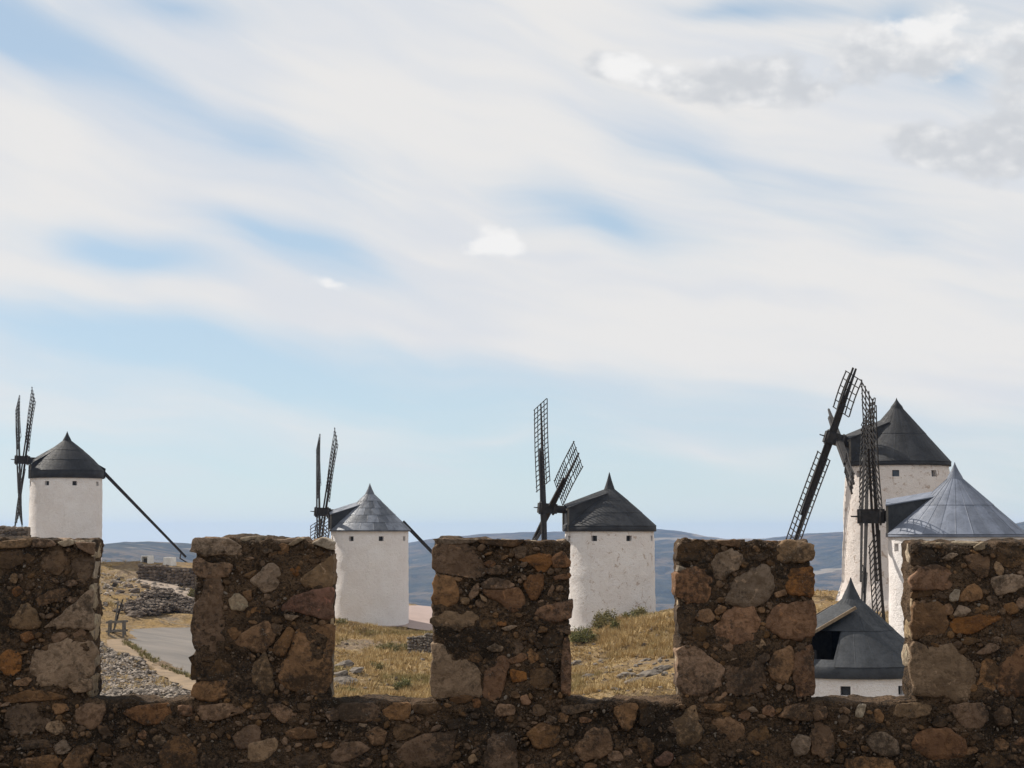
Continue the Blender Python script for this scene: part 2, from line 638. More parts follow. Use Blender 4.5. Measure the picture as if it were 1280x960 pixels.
def cpz(px, D, z):
    CP.append(((px - 640) / F * D, D, z))


MILL_D = dict(a=162, b=150, c=130, d=110, e=88, f=78)
# under the left gap
for px, py, D in [(120, 872, 78), (245, 880, 76), (125, 815, 96), (243, 852, 88), (160, 796, 108), (243, 838, 93), (243, 787, 122), (160, 786, 118),
                  (150, 768, 126), (240, 768, 130), (150, 745, 134), (240, 745, 137), (150, 722, 147), (240, 727, 150), (140, 706, 160), (240, 704, 162),
                  (330, 850, 92), (330, 787, 125)]:
    cp(px, py, D)
for px, D, z in [(83, 162, -2.9), (30, 150, -1.6), (-40, 150, -0.7), (-120, 145, -0.5), (20, 118, -3.8), (-80, 110, -4.6), (60, 90, -6.6), (-60, 85, -7.5)]:
    cpz(px, D, z)
# middle gap
for px, py, D in [(413, 872, 94), (545, 872, 94), (415, 842, 103), (545, 842, 105), (415, 812, 119), (540, 815, 120), (420, 790, 140), (540, 795, 136),
                  (462, 781, 147), (525, 786, 147), (525, 760, 168), (462, 765, 168), (360, 800, 135)]:
    cp(px, py, D)
# right of the middle
for px, py, D in [(712, 872, 88), (836, 872, 86), (715, 832, 104), (835, 822, 98), (715, 797, 122), (760, 784, 118), (800, 774, 116), (838, 767, 114), (880, 758, 112),
                  (640, 800, 124), (640, 872, 92)]:
    cp(px, py, D)
for px, D, z in [(762, 130, -6.3), (840, 130, -6.2), (800, 140, -7.5), (1120, 110, -3.75), (1040, 111, -3.9), (1120, 120, -3.9), (1200, 112, -4.3), (1020, 103, -4.7),
                 (1060, 99, -6.0), (1195, 88, -7.6), (1290, 88, -7.6), (1195, 82, -9.5), (1065, 78, -12.6), (1065, 86, -11.8), (990, 78, -11.5), (1065, 70, -13.5), (1250, 72, -13),
                 (930, 100, -5.6), (950, 88, -8.4), (1350, 100, -6.5), (1400, 80, -12)]:
    cpz(px, D, z)
# towards the castle, and the far side of the ridge
for x in (-50, -25, 0, 25, 50):
    CP.append((x, 58, -11.5)); CP.append((x, 35, -14)); CP.append((x, 12, -14))
for x, y, z in [(-60, 185, -9), (-35, 182, -8), (-15, 185, -12), (5, 178, -12), (25, 160, -12), (50, 150, -13), (-70, 150, -2.5), (-70, 100, -7), (60, 120, -9), (65, 90, -12), (-60, 70, -9)]:
    CP.append((x, y, z))
P = np.array(CP)


def tps_fit(P, lam=0.4):
    n = len(P)
    d = np.hypot(P[:, None, 0] - P[None, :, 0], P[:, None, 1] - P[None, :, 1])
    K = np.where(d > 0, d * d * np.log(np.maximum(d, 1e-9)), 0) + np.eye(n) * lam
    Q = np.column_stack([np.ones(n), P[:, :2]])
    A = np.zeros((n + 3, n + 3))
    A[:n, :n] = K; A[:n, n:] = Q; A[n:, :n] = Q.T
    return np.linalg.solve(A, np.concatenate([P[:, 2], np.zeros(3)]))


W = tps_fit(P)


def base_height(x, y):
    x = np.atleast_1d(np.asarray(x, float)); y = np.atleast_1d(np.asarray(y, float))
    xc = np.clip(x, -66, 62); yc = np.clip(y, 12, 182)
    out = np.zeros_like(xc)
    for i in range(0, len(xc), 20000):
        a, b = xc[i:i + 20000], yc[i:i + 20000]
        d2 = (a[:, None] - P[None, :, 0]) ** 2 + (b[:, None] - P[None, :, 1]) ** 2
        K = np.where(d2 > 0, 0.5 * d2 * np.log(np.maximum(d2, 1e-9)), 0)
        out[i:i + 20000] = K @ W[:-3] + W[-3] + W[-2] * a + W[-1] * b
    far = np.hypot(x - xc, y - yc)
    drop = 0.33 * far * far / (far + 40)
    z = out - drop
    floor = -152.0
    return np.where(z < floor + 30, floor + 30 * np.exp(np.minimum((z - floor - 30) / 30, 0)), z)


def hit(px, py):
    """where the ray of a photograph pixel meets the smooth terrain"""
    Y = np.linspace(70, 185, 500)
    pts = np.array([at(px, py, t) for t in Y])
    dz = pts[:, 2] - base_height(pts[:, 0], pts[:, 1])
    k = np.argmax(dz < 0) if (dz < 0).any() else len(Y) - 1
    return Vector(pts[k])


def poly_px(pts):
    return [hit(px, py) for px, py in pts]


def inside(poly, x, y):
    x = np.asarray(x, float); y = np.asarray(y, float)
    r = np.zeros(x.shape, bool)
    n = len(poly)
    for i in range(n):
        x0, y0 = poly[i][0], poly[i][1]
        x1, y1 = poly[(i + 1) % n][0], poly[(i + 1) % n][1]
        c = ((y0 > y) != (y1 > y)) & (x < (x1 - x0) * (y - y0) / (y1 - y0 + 1e-12) + x0)
        r ^= c
    return r


ROAD = poly_px([(158, 794), (164, 787), (200, 785), (250, 784.5), (330, 785), (345, 815), (345, 862), (300, 862), (243, 847), (215, 836), (190, 823), (172, 811), (160, 801)])
EDGE = poly_px([(128, 812), (135, 800), (152, 795), (157, 801), (170, 812), (188, 824), (213, 837), (243, 849), (300, 865), (300, 882), (243, 866), (215, 852), (175, 832), (150, 820)])
TRACK = poly_px([(172, 721), (182, 718), (205, 727), (240, 739), (300, 750), (300, 790), (243, 768), (225, 757), (205, 744), (185, 733)])
PINK = poly_px([(470, 783), (500, 783), (545, 790), (590, 792), (640, 780), (640, 762), (600, 757), (545, 757), (520, 757), (490, 757)])


def soft_mask(x, y):
    """0 on the roads and at the feet of the mills, 1 on open ground"""
    k = np.ones_like(x)
    for poly in (ROAD, EDGE, TRACK, PINK):
        k[inside(poly, x, y)] = 0.0
    return k


def height(x, y):
    x = np.atleast_1d(np.asarray(x, float)); y = np.atleast_1d(np.asarray(y, float))
    z = base_height(x, y)
    k = soft_mask(x, y)
    p = np.column_stack([x, y, np.zeros_like(x)])
    near = (np.abs(x) < 90) & (y < 240)
    amp = np.where(near, 1.0, 0.0) * k
    z = z + amp * (0.26 * fbm(p * np.array([0.7, 1.3, 1]), 0.23, 3, 5) + 0.11 * fbm(p, 1.1, 2, 9)) - (1 - k) * 0.05
    z = z + np.where(near, 0, 1) * 3.0 * fbm(p, 0.01, 3, 21)
    return z


def axis(lo, hi, step, end, grow=1.16):
    a = list(np.arange(lo, hi + step / 2, step))
    s, v = step, hi
    while v < end:
        s *= grow; v += s; a.append(v)
    s, v = step, lo
    neg = []
    while v > -end:
        s *= grow; v -= s; neg.append(v)
    return np.array(neg[::-1] + a)


xs = axis(-48, 46, 0.62, 9000)
ys = axis(72, 172, 0.62, 9000)
ys = ys[ys > -600]
X, Yg = np.meshgrid(xs, ys)
Z = height(X.ravel(), Yg.ravel())
nx, ny = len(xs), len(ys)
verts = np.column_stack([X.ravel(), Yg.ravel(), Z])
idx = np.arange(nx * ny).reshape(ny, nx)
faces = np.column_stack([idx[:-1, :-1].ravel(), idx[:-1, 1:].ravel(), idx[1:, 1:].ravel(), idx[1:, :-1].ravel()])
ground = mesh_obj('ground', verts.tolist(), faces.tolist(), MAT['ground'], smooth=True)
tag(ground, 'dry stony hillside of bare earth and straw below the windmills', 'ground', kind='structure')


def sheet(name, poly, mat, lift, label, cat, jitter=0.25):
    rng = random.Random(len(name))
    pts = []
    for i, a in enumerate(poly):
        b = poly[(i + 1) % len(poly)]
        n = max(1, int((b - a).length / 1.2))
        for k in range(n):
            q = a.lerp(b, k / n)
            pts.append((q.x + rng.uniform(-jitter, jitter), q.y + rng.uniform(-jitter, jitter)))
    bm = bmesh.new()
    vs = [bm.verts.new((x, y, 0)) for x, y in pts]
    es = [bm.edges.new((vs[i], vs[(i + 1) % len(vs)])) for i in range(len(vs))]
    bmesh.ops.triangle_fill(bm, use_beauty=True, edges=es)
    bmesh.ops.subdivide_edges(bm, edges=bm.edges[:], cuts=3, use_grid_fill=True)
    co = np.array([v.co for v in bm.verts])
    z = base_height(co[:, 0], co[:, 1]) + lift
    for v, h in zip(bm.verts, z):
        v.co.z = h
    bmesh.ops.recalc_face_normals(bm, faces=bm.faces[:])
    me = bpy.data.meshes.new(name)
    bm.to_mesh(me); bm.free()
    if len(me.polygons) and sum(p.normal.z for p in me.polygons) < 0:
        me.flip_normals()
    o = link_mesh(name, me, mat, smooth=True)
    return tag(o, label, cat, kind='structure')


sheet('road', ROAD, MAT['asphalt'], 0.03, 'grey asphalt road bending below the rubble mound', 'road', 0.06)
sheet('road_verge', EDGE, MAT['sand_edge'], 0.012, 'sandy verge along the bend of the asphalt road', 'verge')
sheet('track', TRACK, MAT['track_earth'], 0.02, 'pale earth track running up towards the low stone wall', 'track')
sheet('earth_forecourt', PINK, MAT['pale_earth'], 0.02, 'pale pinkish earth forecourt beside the patched grey roofed mill', 'forecourt')

# distant hills -------------------------------------------------------
PROFILE = np.array([(-700, 690), (-300, 692), (0, 700), (90, 697), (118, 692.5), (128, 689), (145, 683.5), (170, 680.5), (200, 678.5), (222, 679), (243, 681), (300, 688),
                    (400, 690), (480, 685), (512, 679), (540, 674), (600, 668), (700, 664), (780, 660), (825, 660.5), (850, 663), (877, 669), (910, 673.5), (956, 673), (1000, 667),
                    (1050, 664), (1150, 662), (1270, 655), (1320, 653), (1600, 662), (2000, 668)], float)


def hill_mesh(name, p0, p1, Dc, D0, D1, npx, ny_, label, rough, seed):
    pxs = np.linspace(p0, p1, npx)
    D = np.linspace(D0, D1, ny_)
    crest = np.interp(pxs, PROFILE[:, 0], PROFILE[:, 1])
    zc = np.array([at(a, b, Dc).z for a, b in zip(pxs, crest)])
    vs = []
    for d in D:
        t = (d - D0) / (Dc - D0)
        s = np.where(t < 1, np.sin(np.clip(t, 0, 1) * math.pi / 2) ** 1.25, np.cos(np.clip((d - Dc) / (D1 - Dc), 0, 1) * math.pi / 2))
        x = (pxs - 640) / F * (Dc * 0.6 + d * 0.4)
        p = np.column_stack([x, np.full_like(x, d), np.zeros_like(x)])
        n = fbm(p, 1 / 620.0, 5, seed, 0.55)
        edge = np.clip(min(t, 1.0), 0, 1)
        z = -155 + (zc + 155) * s + rough * n * (1 - edge ** 3 * 0.93) * np.clip(t * 3, 0, 1) - np.abs(fbm(p, 1 / 260.0, 3, seed + 4)) * rough * 0.5 * (1 - edge ** 2)
        z += 1.6 * fbm(p, 1 / 45.0, 2, seed + 7)
        vs.append(np.column_stack([x, np.full_like(x, d), z]))
    v = np.concatenate(vs)
    ix = np.arange(npx * ny_).reshape(ny_, npx)
    fs = np.column_stack([ix[:-1, :-1].ravel(), ix[:-1, 1:].ravel(), ix[1:, 1:].ravel(), ix[1:, :-1].ravel()])
    o = mesh_obj(name, v.tolist(), fs.tolist(), MAT['hill_scrub'], smooth=True)
    tag(o, label, 'hills', kind='structure')


hill_mesh('hills', 300, 2000, 5200, 2400, 6600, 520, 110, 'long blue hazy hills beyond the plain behind the mills', 34, 3)
hill_mesh('hills', -700, 420, 3400, 1700, 4300, 360, 90, 'scrub covered hill beyond the low stone wall and white blocks', 22, 8)

# ------------------------------------------------------------------ parapet wall
WY = 10.0           # front face of the parapet
WT = 0.30           # its thickness


def wx(px, py=780): return at(px, py, WY).x
def wz(py): return at(640, py, WY).z


SILL = wz(877)
FLOOR = -1.32


def core_box(x0, x1, y0, y1, z0, z1, step, amp, seed, top_round=0.02, skew=0.0):
    """box of small faces, its faces roughened and its edges worn"""
    nx_ = max(2, int((x1 - x0) / step)); ny_ = max(2, int((y1 - y0) / (step * 1.4))); nz_ = max(2, int((z1 - z0) / step))
    ids, vs, fs = {}, [], []

    def vid(i, j, k):
        key = (i, j, k)
        if key not in ids:
            ids[key] = len(vs)
            vs.append((x0 + (x1 - x0) * i / nx_, y0 + (y1 - y0) * j / ny_, z0 + (z1 - z0) * k / nz_))
        return ids[key]
    for i in range(nx_):
        for k in range(nz_):
            fs.append((vid(i, 0, k), vid(i + 1, 0, k), vid(i + 1, 0, k + 1), vid(i, 0, k + 1)))
            fs.append((vid(i, ny_, k), vid(i, ny_, k + 1), vid(i + 1, ny_, k + 1), vid(i + 1, ny_, k)))
    for j in range(ny_):
        for k in range(nz_):
            fs.append((vid(0, j, k), vid(0, j, k + 1), vid(0, j + 1, k + 1), vid(0, j + 1, k)))
            fs.append((vid(nx_, j, k), vid(nx_, j + 1, k), vid(nx_, j + 1, k + 1), vid(nx_, j, k + 1)))
    for i in range(nx_):
        for j in range(ny_):
            fs.append((vid(i, j, nz_), vid(i + 1, j, nz_), vid(i + 1, j + 1, nz_), vid(i, j + 1, nz_)))
            fs.append((vid(i, j, 0), vid(i, j + 1, 0), vid(i + 1, j + 1, 0), vid(i + 1, j, 0)))
    v = np.array(vs)
    c = np.array([(x0 + x1) / 2, (y0 + y1) / 2, (z0 + z1) / 2])
    h = np.array([(x1 - x0) / 2, (y1 - y0) / 2, (z1 - z0) / 2])
    r = top_round
    q = np.abs(v - c) - (h - r)
    q = np.maximum(q, 0)
    q[:, 2] = np.where(v[:, 2] > c[2], q[:, 2], 0)
    ln = np.sqrt((q ** 2).sum(1))
    k = np.where(ln > r, r / np.maximum(ln, 1e-9), 1.0)
    v = v - np.sign(v - c) * q * (1 - k)[:, None]
    nrm = np.column_stack([np.sign(v[:, i] - c[i]) * (np.abs(v[:, i] - c[i]) > h[i] - r * 1.05) for i in range(3)])
    n = fbm(v, 5.0, 2, seed) * 0.9 + fbm(v, 22.0, 3, seed + 3, 0.6) * 0.7
    v = v + nrm * (n * amp)[:, None]
    v[:, 0] += fbm(v, 3.0, 2, seed + 9) * amp * 0.8
    v[:, 2] += np.where(v[:, 2] > c[2], 1, 0) * (skew * (v[:, 0] - c[0]) + np.where(v[:, 2] > z1 - 0.06, fbm(v * np.array([1, 1, 0]), 7.0, 3, seed + 5) * 0.016, 0))
    return v, fs


STONES = []     # (panel origin x, y, scale, kind, points)


def panel(ox, oy, s, items):
    for kind, pts in items:
        STONES.append((kind, [(ox + x / s, oy + y / s) for x, y in pts]))


panel(0, 660, 4.8, [
    ('grey', [(55, 575), (130, 470), (170, 450), (225, 520), (240, 590), (210, 608), (100, 600)]),
    ('grey', [(270, 595), (430, 470), (540, 355), (560, 480), (550, 590), (520, 605), (350, 590)]),
    ('grey', [(190, 860), (230, 745), (330, 700), (440, 670), (520, 700), (560, 760), (560, 860), (520, 905), (380, 945), (230, 930)]),
    ('brown', [(210, 430), (290, 380), (390, 360), (425, 390), (350, 440), (260, 460)]),
    ('orange', [(66, 375), (110, 345), (145, 385), (90, 415)]),
    ('orange', [(10, 760), (90, 730), (130, 790), (120, 860), (40, 885), (0, 840)]),
    ('orange', [(115, 640), (180, 620), (205, 660), (150, 685)]),
    ('dark', [(-20, 150), (130, 130), (140, 200), (60, 240), (-20, 225)]),
    ('grey', [(-30, 85), (100, 78), (180, 82), (170, 112), (60, 122), (-30, 118)]),
    ('brown', [(195, 82), (300, 76), (330, 100), (270, 118), (200, 110)]),
    ('pale', [(345, 86), (420, 82), (440, 100), (380, 112)]),
    ('brown', [(455, 84), (530, 90), (570, 130), (540, 160), (470, 120)]),
    ('dark', [(-80, 400), (20, 380), (40, 470), (-20, 520), (-90, 500)]),
    ('dark', [(250, 150), (370, 140), (420, 210), (340, 280), (260, 240)]),
    ('dark', [(430, 190), (520, 180), (545, 260), (500, 330), (430, 300)])])
panel(230, 660, 4.8, [
    ('grey', [(55, 100), (75, 64), (200, 58), (310, 78), (332, 130), (310, 160), (150, 162), (66, 142)]),
    ('brown', [(62, 200), (100, 178), (150, 215), (270, 208), (292, 250), (250, 288), (110, 302), (66, 262)]),
    ('brown', [(120, 312), (215, 302), (230, 380), (222, 450), (235, 560), (243, 690), (210, 722), (110, 732), (62, 690), (58, 560), (62, 480), (108, 430)]),
    ('pale', [(266, 430), (320, 396), (372, 422), (380, 470), (350, 499), (290, 487)]),
    ('brown', [(345, 385), (400, 368), (408, 430), (384, 442)]),
    ('grey', [(395, 325), (480, 235), (540, 213), (588, 280), (572, 340), (520, 388), (450, 362)]),
    ('orange', [(622, 252), (690, 222), (718, 260), (670, 292)]),
    ('grey', [(712, 302), (780, 240), (850, 195), (880, 165), (905, 230), (905, 300), (885, 347), (800, 357), (718, 347)]),
    ('red', [(588, 492), (620, 440), (690, 400), (800, 373), (900, 362), (900, 460), (880, 547), (800, 532), (700, 502)]),
    ('dark', [(245, 522), (270, 492), (340, 512), (330, 592), (258, 572)]),
    ('brown', [(308, 692), (340, 640), (440, 588), (490, 558), (522, 600), (543, 660), (482, 742), (420, 748), (378, 712)]),
    ('grey', [(600, 516), (690, 528), (650, 558), (610, 548)]),
    ('brown', [(640, 760), (662, 660), (740, 608), (850, 578), (900, 600), (902, 760), (900, 930), (820, 985), (700, 960), (575, 930), (582, 850)]),
    ('grey', [(418, 830), (490, 758), (520, 850), (547, 960), (500, 1010), (438, 960), (412, 900)]),
    ('dark', [(78, 762), (200, 780), (332, 850), (310, 900), (220, 912), (56, 912), (48, 870)]),
    ('brown', [(56, 932), (220, 918), (302, 928), (285, 985), (170, 1045), (62, 1010)]),
    ('dark', [(450, 112), (510, 93), (532, 130), (490, 157)]),
    ('pale', [(628, 97), (690, 66), (724, 72), (655, 108)]),
    ('pale', [(768, 92), (830, 70), (895, 82), (900, 135), (830, 112)]),
    ('dark', [(498, 582), (560, 568), (592, 600), (550, 642)]),
    ('brown', [(545, 700), (620, 600), (655, 620), (640, 690), (605, 762), (535, 752)])])
panel(530, 660, 4.8, [
    ('brown', [(66, 140), (105, 102), (250, 108), (302, 150), (363, 230), (342, 282), (280, 292), (120, 267), (62, 252)]),
    ('brown', [(58, 310), (100, 288), (180, 308), (203, 370), (197, 442), (130, 468), (62, 452)]),
    ('grey', [(66, 540), (115, 502), (220, 513), (270, 497), (318, 545), (282, 583), (210, 608), (110, 602), (60, 572)]),
    ('grey', [(52, 760), (76, 728), (150, 716), (250, 798), (318, 830), (333, 930), (322, 1002), (150, 1012), (48, 992)]),
    ('brown', [(268, 402), (300, 343), (332, 333), (327, 392), (285, 433)]),
    ('grey', [(334, 395), (372, 420), (378, 447), (345, 432)]),
    ('orange', [(348, 370), (450, 375), (560, 362), (588, 390), (594, 440), (587, 482), (530, 504), (488, 472), (448, 440), (368, 407)]),
    ('orange', [(562, 190), (640, 168), (740, 137), (764, 190), (752, 242), (690, 263), (640, 213)]),
    ('orange', [(768, 180), (830, 137), (880, 200), (872, 233), (780, 238)]),
    ('orange', [(597, 320), (640, 283), (712, 288), (718, 350), (682, 412), (640, 428), (613, 372)]),
    ('brown', [(738, 402), (768, 337), (784, 360), (762, 413)]),
    ('orange', [(778, 290), (850, 268), (876, 285), (862, 304), (790, 313)]),
    ('orange', [(662, 512), (700, 473), (850, 437), (882, 460), (876, 542), (800, 563), (730, 563)]),
    ('orange', [(358, 212), (400, 192), (433, 215), (390, 243)]),
    ('brown', [(342, 332), (400, 303), (480, 308), (542, 343), (500, 362), (360, 362)]),
    ('grey', [(462, 602), (520, 583), (564, 588), (500, 619)]),
    ('dark', [(598, 640), (660, 628), (684, 670), (640, 693)]),
    ('grey', [(368, 722), (420, 692), (473, 714), (462, 743), (410, 743)]),
    ('dark', [(488, 702), (570, 678), (603, 720), (560, 758), (500, 748)]),
    ('orange', [(368, 870), (410, 788), (460, 762), (514, 830), (493, 880), (473, 960), (442, 1013), (400, 1034), (357, 992)]),
    ('orange', [(508, 792), (590, 748), (634, 770), (590, 803), (520, 813)]),
    ('dark', [(702, 690), (760, 622), (830, 648), (822, 700), (722, 712)]),
    ('brown', [(798, 612), (850, 588), (882, 600), (872, 645)]),
    ('orange', [(836, 682), (868, 652), (882, 800), (886, 992), (830, 992), (820, 850)]),
    ('dark', [(680, 742), (800, 722), (816, 800), (700, 813)]),
    ('dark', [(640, 850), (740, 840), (790, 900), (720, 970), (640, 950)]),
    ('dark', [(330, 560), (420, 545), (440, 590), (360, 610)]),
    ('grey', [(70, 80), (180, 62), (300, 66), (290, 92), (100, 98)]),
    ('brown', [(330, 68), (520, 72), (600, 84), (560, 112), (380, 104)])])
panel(825, 660, 4.8, [
    ('dark', [(110, 100), (250, 88), (302, 140), (250, 193), (105, 198)]),
    ('orange', [(96, 275), (150, 250), (250, 238), (308, 290), (303, 350), (272, 443), (180, 443), (106, 402), (92, 330)]),
    ('pale', [(84, 236), (130, 224), (160, 244), (128, 262), (88, 262)]),
    ('grey', [(308, 222), (350, 158), (430, 127), (498, 165), (493, 210), (440, 263), (380, 303), (328, 282)]),
    ('brown', [(348, 72), (420, 58), (504, 73), (480, 118), (380, 102)]),
    ('grey', [(407, 412), (438, 330), (490, 278), (600, 232), (658, 250), (673, 340), (663, 402), (600, 463), (540, 473), (440, 453)]),
    ('grey', [(708, 122), (760, 88), (922, 98), (922, 182), (850, 203), (718, 203)]),
    ('dark', [(558, 170), (600, 148), (654, 170), (600, 203)]),
    ('orange', [(768, 302), (800, 248), (914, 238), (914, 332), (904, 402), (780, 403), (762, 352)]),
    ('orange', [(638, 582), (700, 478), (800, 448), (910, 448), (914, 562), (900, 652), (770, 668), (688, 623)]),
    ('dark', [(100, 562), (108, 480), (200, 468), (218, 510), (192, 582), (182, 633), (104, 628)]),
    ('brown', [(212, 542), (240, 493), (300, 488), (338, 540), (280, 568)]),
    ('orange', [(318, 602), (378, 562), (388, 510), (460, 472), (540, 478), (594, 560), (593, 622), (562, 678), (430, 683), (348, 642)]),
    ('brown', [(84, 742), (200, 698), (250, 748), (374, 840), (363, 922), (300, 1004), (170, 1004), (80, 932)]),
    ('brown', [(383, 882), (430, 798), (500, 777), (602, 818), (624, 902), (582, 993), (420, 993)]),
    ('brown', [(578, 780), (640, 742), (664, 780), (620, 813)]),
    ('brown', [(648, 832), (700, 738), (790, 717), (803, 760), (797, 862), (760, 934), (680, 902)]),
    ('orange', [(814, 762), (860, 722), (908, 718), (910, 960), (908, 1006), (830, 1006), (806, 882)]),
    ('brown', [(688, 390), (750, 368), (764, 402), (700, 418)]),
    ('dark', [(200, 600), (280, 590), (310, 640), (250, 680), (205, 660)])])
panel(1080, 660, 4.8, [
    ('dark', [(298, 150), (400, 127), (443, 180), (390, 213), (300, 218)]),
    ('orange', [(296, 290), (340, 238), (440, 227), (543, 268), (554, 332), (480, 368), (300, 362)]),
    ('dark', [(300, 384), (400, 368), (414, 400), (302, 424)]),
    ('brown', [(294, 470), (340, 447), (470, 457), (514, 560), (482, 613), (400, 643), (294, 652)]),
    ('pale', [(513, 402), (545, 367), (574, 374), (561, 432), (519, 438)]),
    ('brown', [(566, 420), (610, 357), (660, 337), (698, 363), (714, 412), (650, 443), (580, 438)]),
    ('grey', [(538, 522), (570, 462), (643, 490), (610, 523), (560, 533)]),
    ('brown', [(597, 170), (740, 152), (754, 200), (742, 293), (700, 303), (637, 242)]),
    ('grey', [(777, 342), (790, 298), (850, 282), (960, 287), (974, 342), (880, 383), (810, 398)]),
    ('orange', [(518, 582), (560, 537), (650, 537), (720, 507), (803, 520), (803, 552), (720, 593), (650, 634), (560, 623)]),
    ('grey', [(296, 760), (312, 678), (360, 708), (420, 718), (520, 712), (573, 758), (643, 830), (658, 902), (622, 1014), (540, 1034), (480, 993), (400, 1003), (296, 985)]),
    ('brown', [(678, 752), (760, 687), (824, 720), (740, 758)]),
    ('brown', [(678, 962), (720, 798), (790, 797), (812, 850), (782, 962), (720, 1014)]),
    ('orange', [(822, 842), (870, 768), (960, 698), (1030, 760), (1030, 985), (860, 1004), (800, 962)]),
    ('grey', [(468, 182), (520, 147), (563, 158), (500, 198)]),
    ('pale', [(657, 112), (720, 82), (724, 124), (670, 138)]),
    ('dark', [(800, 130), (930, 110), (980, 180), (900, 240), (810, 210)]),
    ('brown', [(840, 460), (900, 440), (930, 500), (870, 520)]),
    ('dark', [(880, 560), (980, 540), (1000, 620), (900, 640)])])
panel(0, 800, 4.0, [
    ('grey', [(338, 230), (400, 193), (446, 200), (446, 252), (380, 264)]),
    ('brown', [(20, 285), (140, 250), (250, 258), (330, 290), (200, 304), (20, 315)]),
    ('dark', [(38, 342), (190, 318), (254, 370), (242, 422), (120, 473), (26, 422)]),
    ('brown', [(258, 310), (330, 313), (344, 350), (280, 373)]),
    ('brown', [(383, 352), (440, 318), (523, 328), (512, 402), (460, 453), (388, 412)]),
    ('orange', [(617, 362), (700, 328), (832, 317), (854, 360), (810, 403), (740, 423), (658, 392)]),
    ('orange', [(888, 332), (962, 327), (952, 383), (900, 373)]),
    ('brown', [(988, 332), (1110, 300), (1222, 307), (1203, 362), (1090, 403), (1000, 393)]),
    ('dark', [(68, 512), (240, 497), (254, 532), (120, 548)]),
    ('brown', [(98, 602), (250, 577), (304, 602), (260, 655), (120, 655)]),
    ('brown', [(318, 602), (370, 537), (464, 532), (452, 582), (420, 640), (330, 650)]),
    ('dark', [(568, 502), (630, 477), (654, 522), (600, 543)]),
    ('brown', [(798, 562), (850, 497), (910, 477), (974, 518), (979, 602), (962, 660), (818, 660)]),
    ('brown', [(1158, 492), (1220, 437), (1290, 418), (1296, 532), (1200, 543)]),
    ('dark', [(560, 590), (660, 580), (720, 630), (640, 670), (560, 660)]),
    ('dark', [(1010, 560), (1100, 540), (1150, 600), (1080, 660), (1010, 640)])])
panel(320, 800, 4.0, [
    ('brown', [(48, 312), (130, 297), (204, 370), (130, 413), (78, 362)]),
    ('dark', [(205, 312), (270, 308), (263, 352), (215, 346)]),
    ('brown', [(148, 462), (200, 437), (293, 448), (293, 493), (170, 493)]),
    ('grey', [(-40, 520), (90, 492), (103, 542), (40, 603), (-30, 612)]),
    ('brown', [(402, 342), (450, 318), (570, 300), (608, 340), (592, 393), (520, 413), (428, 403)]),
    ('brown', [(637, 352), (690, 308), (766, 312), (773, 372), (740, 403), (648, 393)]),
    ('dark', [(782, 322), (900, 308), (934, 340), (860, 373), (790, 362)]),
    ('brown', [(543, 472), (600, 437), (654, 460), (642, 512), (590, 533)]),
    ('dark', [(690, 432), (750, 417), (824, 458), (780, 483), (700, 506)]),
    ('brown', [(378, 572), (430, 517), (530, 507), (554, 550), (480, 603), (400, 613)]),
    ('brown', [(708, 592), (740, 518), (850, 477), (982, 462), (988, 522), (972, 603), (900, 633), (780, 623)]),
    ('dark', [(948, 402), (1050, 387), (1043, 433), (960, 453)]),
    ('brown', [(973, 292), (1040, 273), (1093, 283), (1060, 313), (990, 318)]),
    ('brown', [(1198, 352), (1220, 317), (1293, 328), (1293, 372), (1210, 383)]),
    ('brown', [(1138, 582), (1170, 487), (1250, 467), (1300, 500), (1300, 660), (1160, 660)]),
    ('grey', [(1058, 592), (1090, 567), (1104, 602), (1070, 623)]),
    ('dark', [(1060, 480), (1120, 420), (1160, 450), (1120, 530)]),
    ('dark', [(180, 580), (300, 560), (330, 620), (220, 650)])])
panel(640, 800, 4.0, [
    ('brown', [(78, 462), (150, 417), (234, 440), (222, 522), (120, 543)]),
    ('brown', [(308, 542), (360, 488), (400, 447), (483, 458), (504, 542), (440, 593), (340, 593)]),
    ('brown', [(507, 352), (560, 307), (622, 297), (632, 340), (592, 443), (560, 453), (528, 402)]),
    ('dark', [(640, 342), (700, 328), (714, 402), (642, 433)]),
    ('brown', [(627, 512), (670, 487), (713, 532), (692, 623), (650, 603)]),
    ('red', [(713, 602), (770, 557), (809, 580), (780, 623), (730, 633)]),
    ('grey', [(812, 412), (900, 337), (928, 348), (934, 402), (963, 452), (912, 523), (840, 533), (828, 472)]),
    ('brown', [(957, 312), (1030, 302), (1074, 320), (1052, 358), (970, 343)]),
    ('brown', [(998, 422), (1080, 387), (1143, 418), (1164, 502), (1110, 543), (1050, 523)]),
    ('dark', [(1172, 442), (1270, 428), (1284, 502), (1190, 513)]),
    ('dark', [(988, 582), (1020, 547), (1034, 602), (1000, 633)]),
    ('dark', [(248, 332), (400, 308), (444, 340), (280, 373)]),
    ('dark', [(820, 590), (920, 560), (960, 620), (880, 660)])])
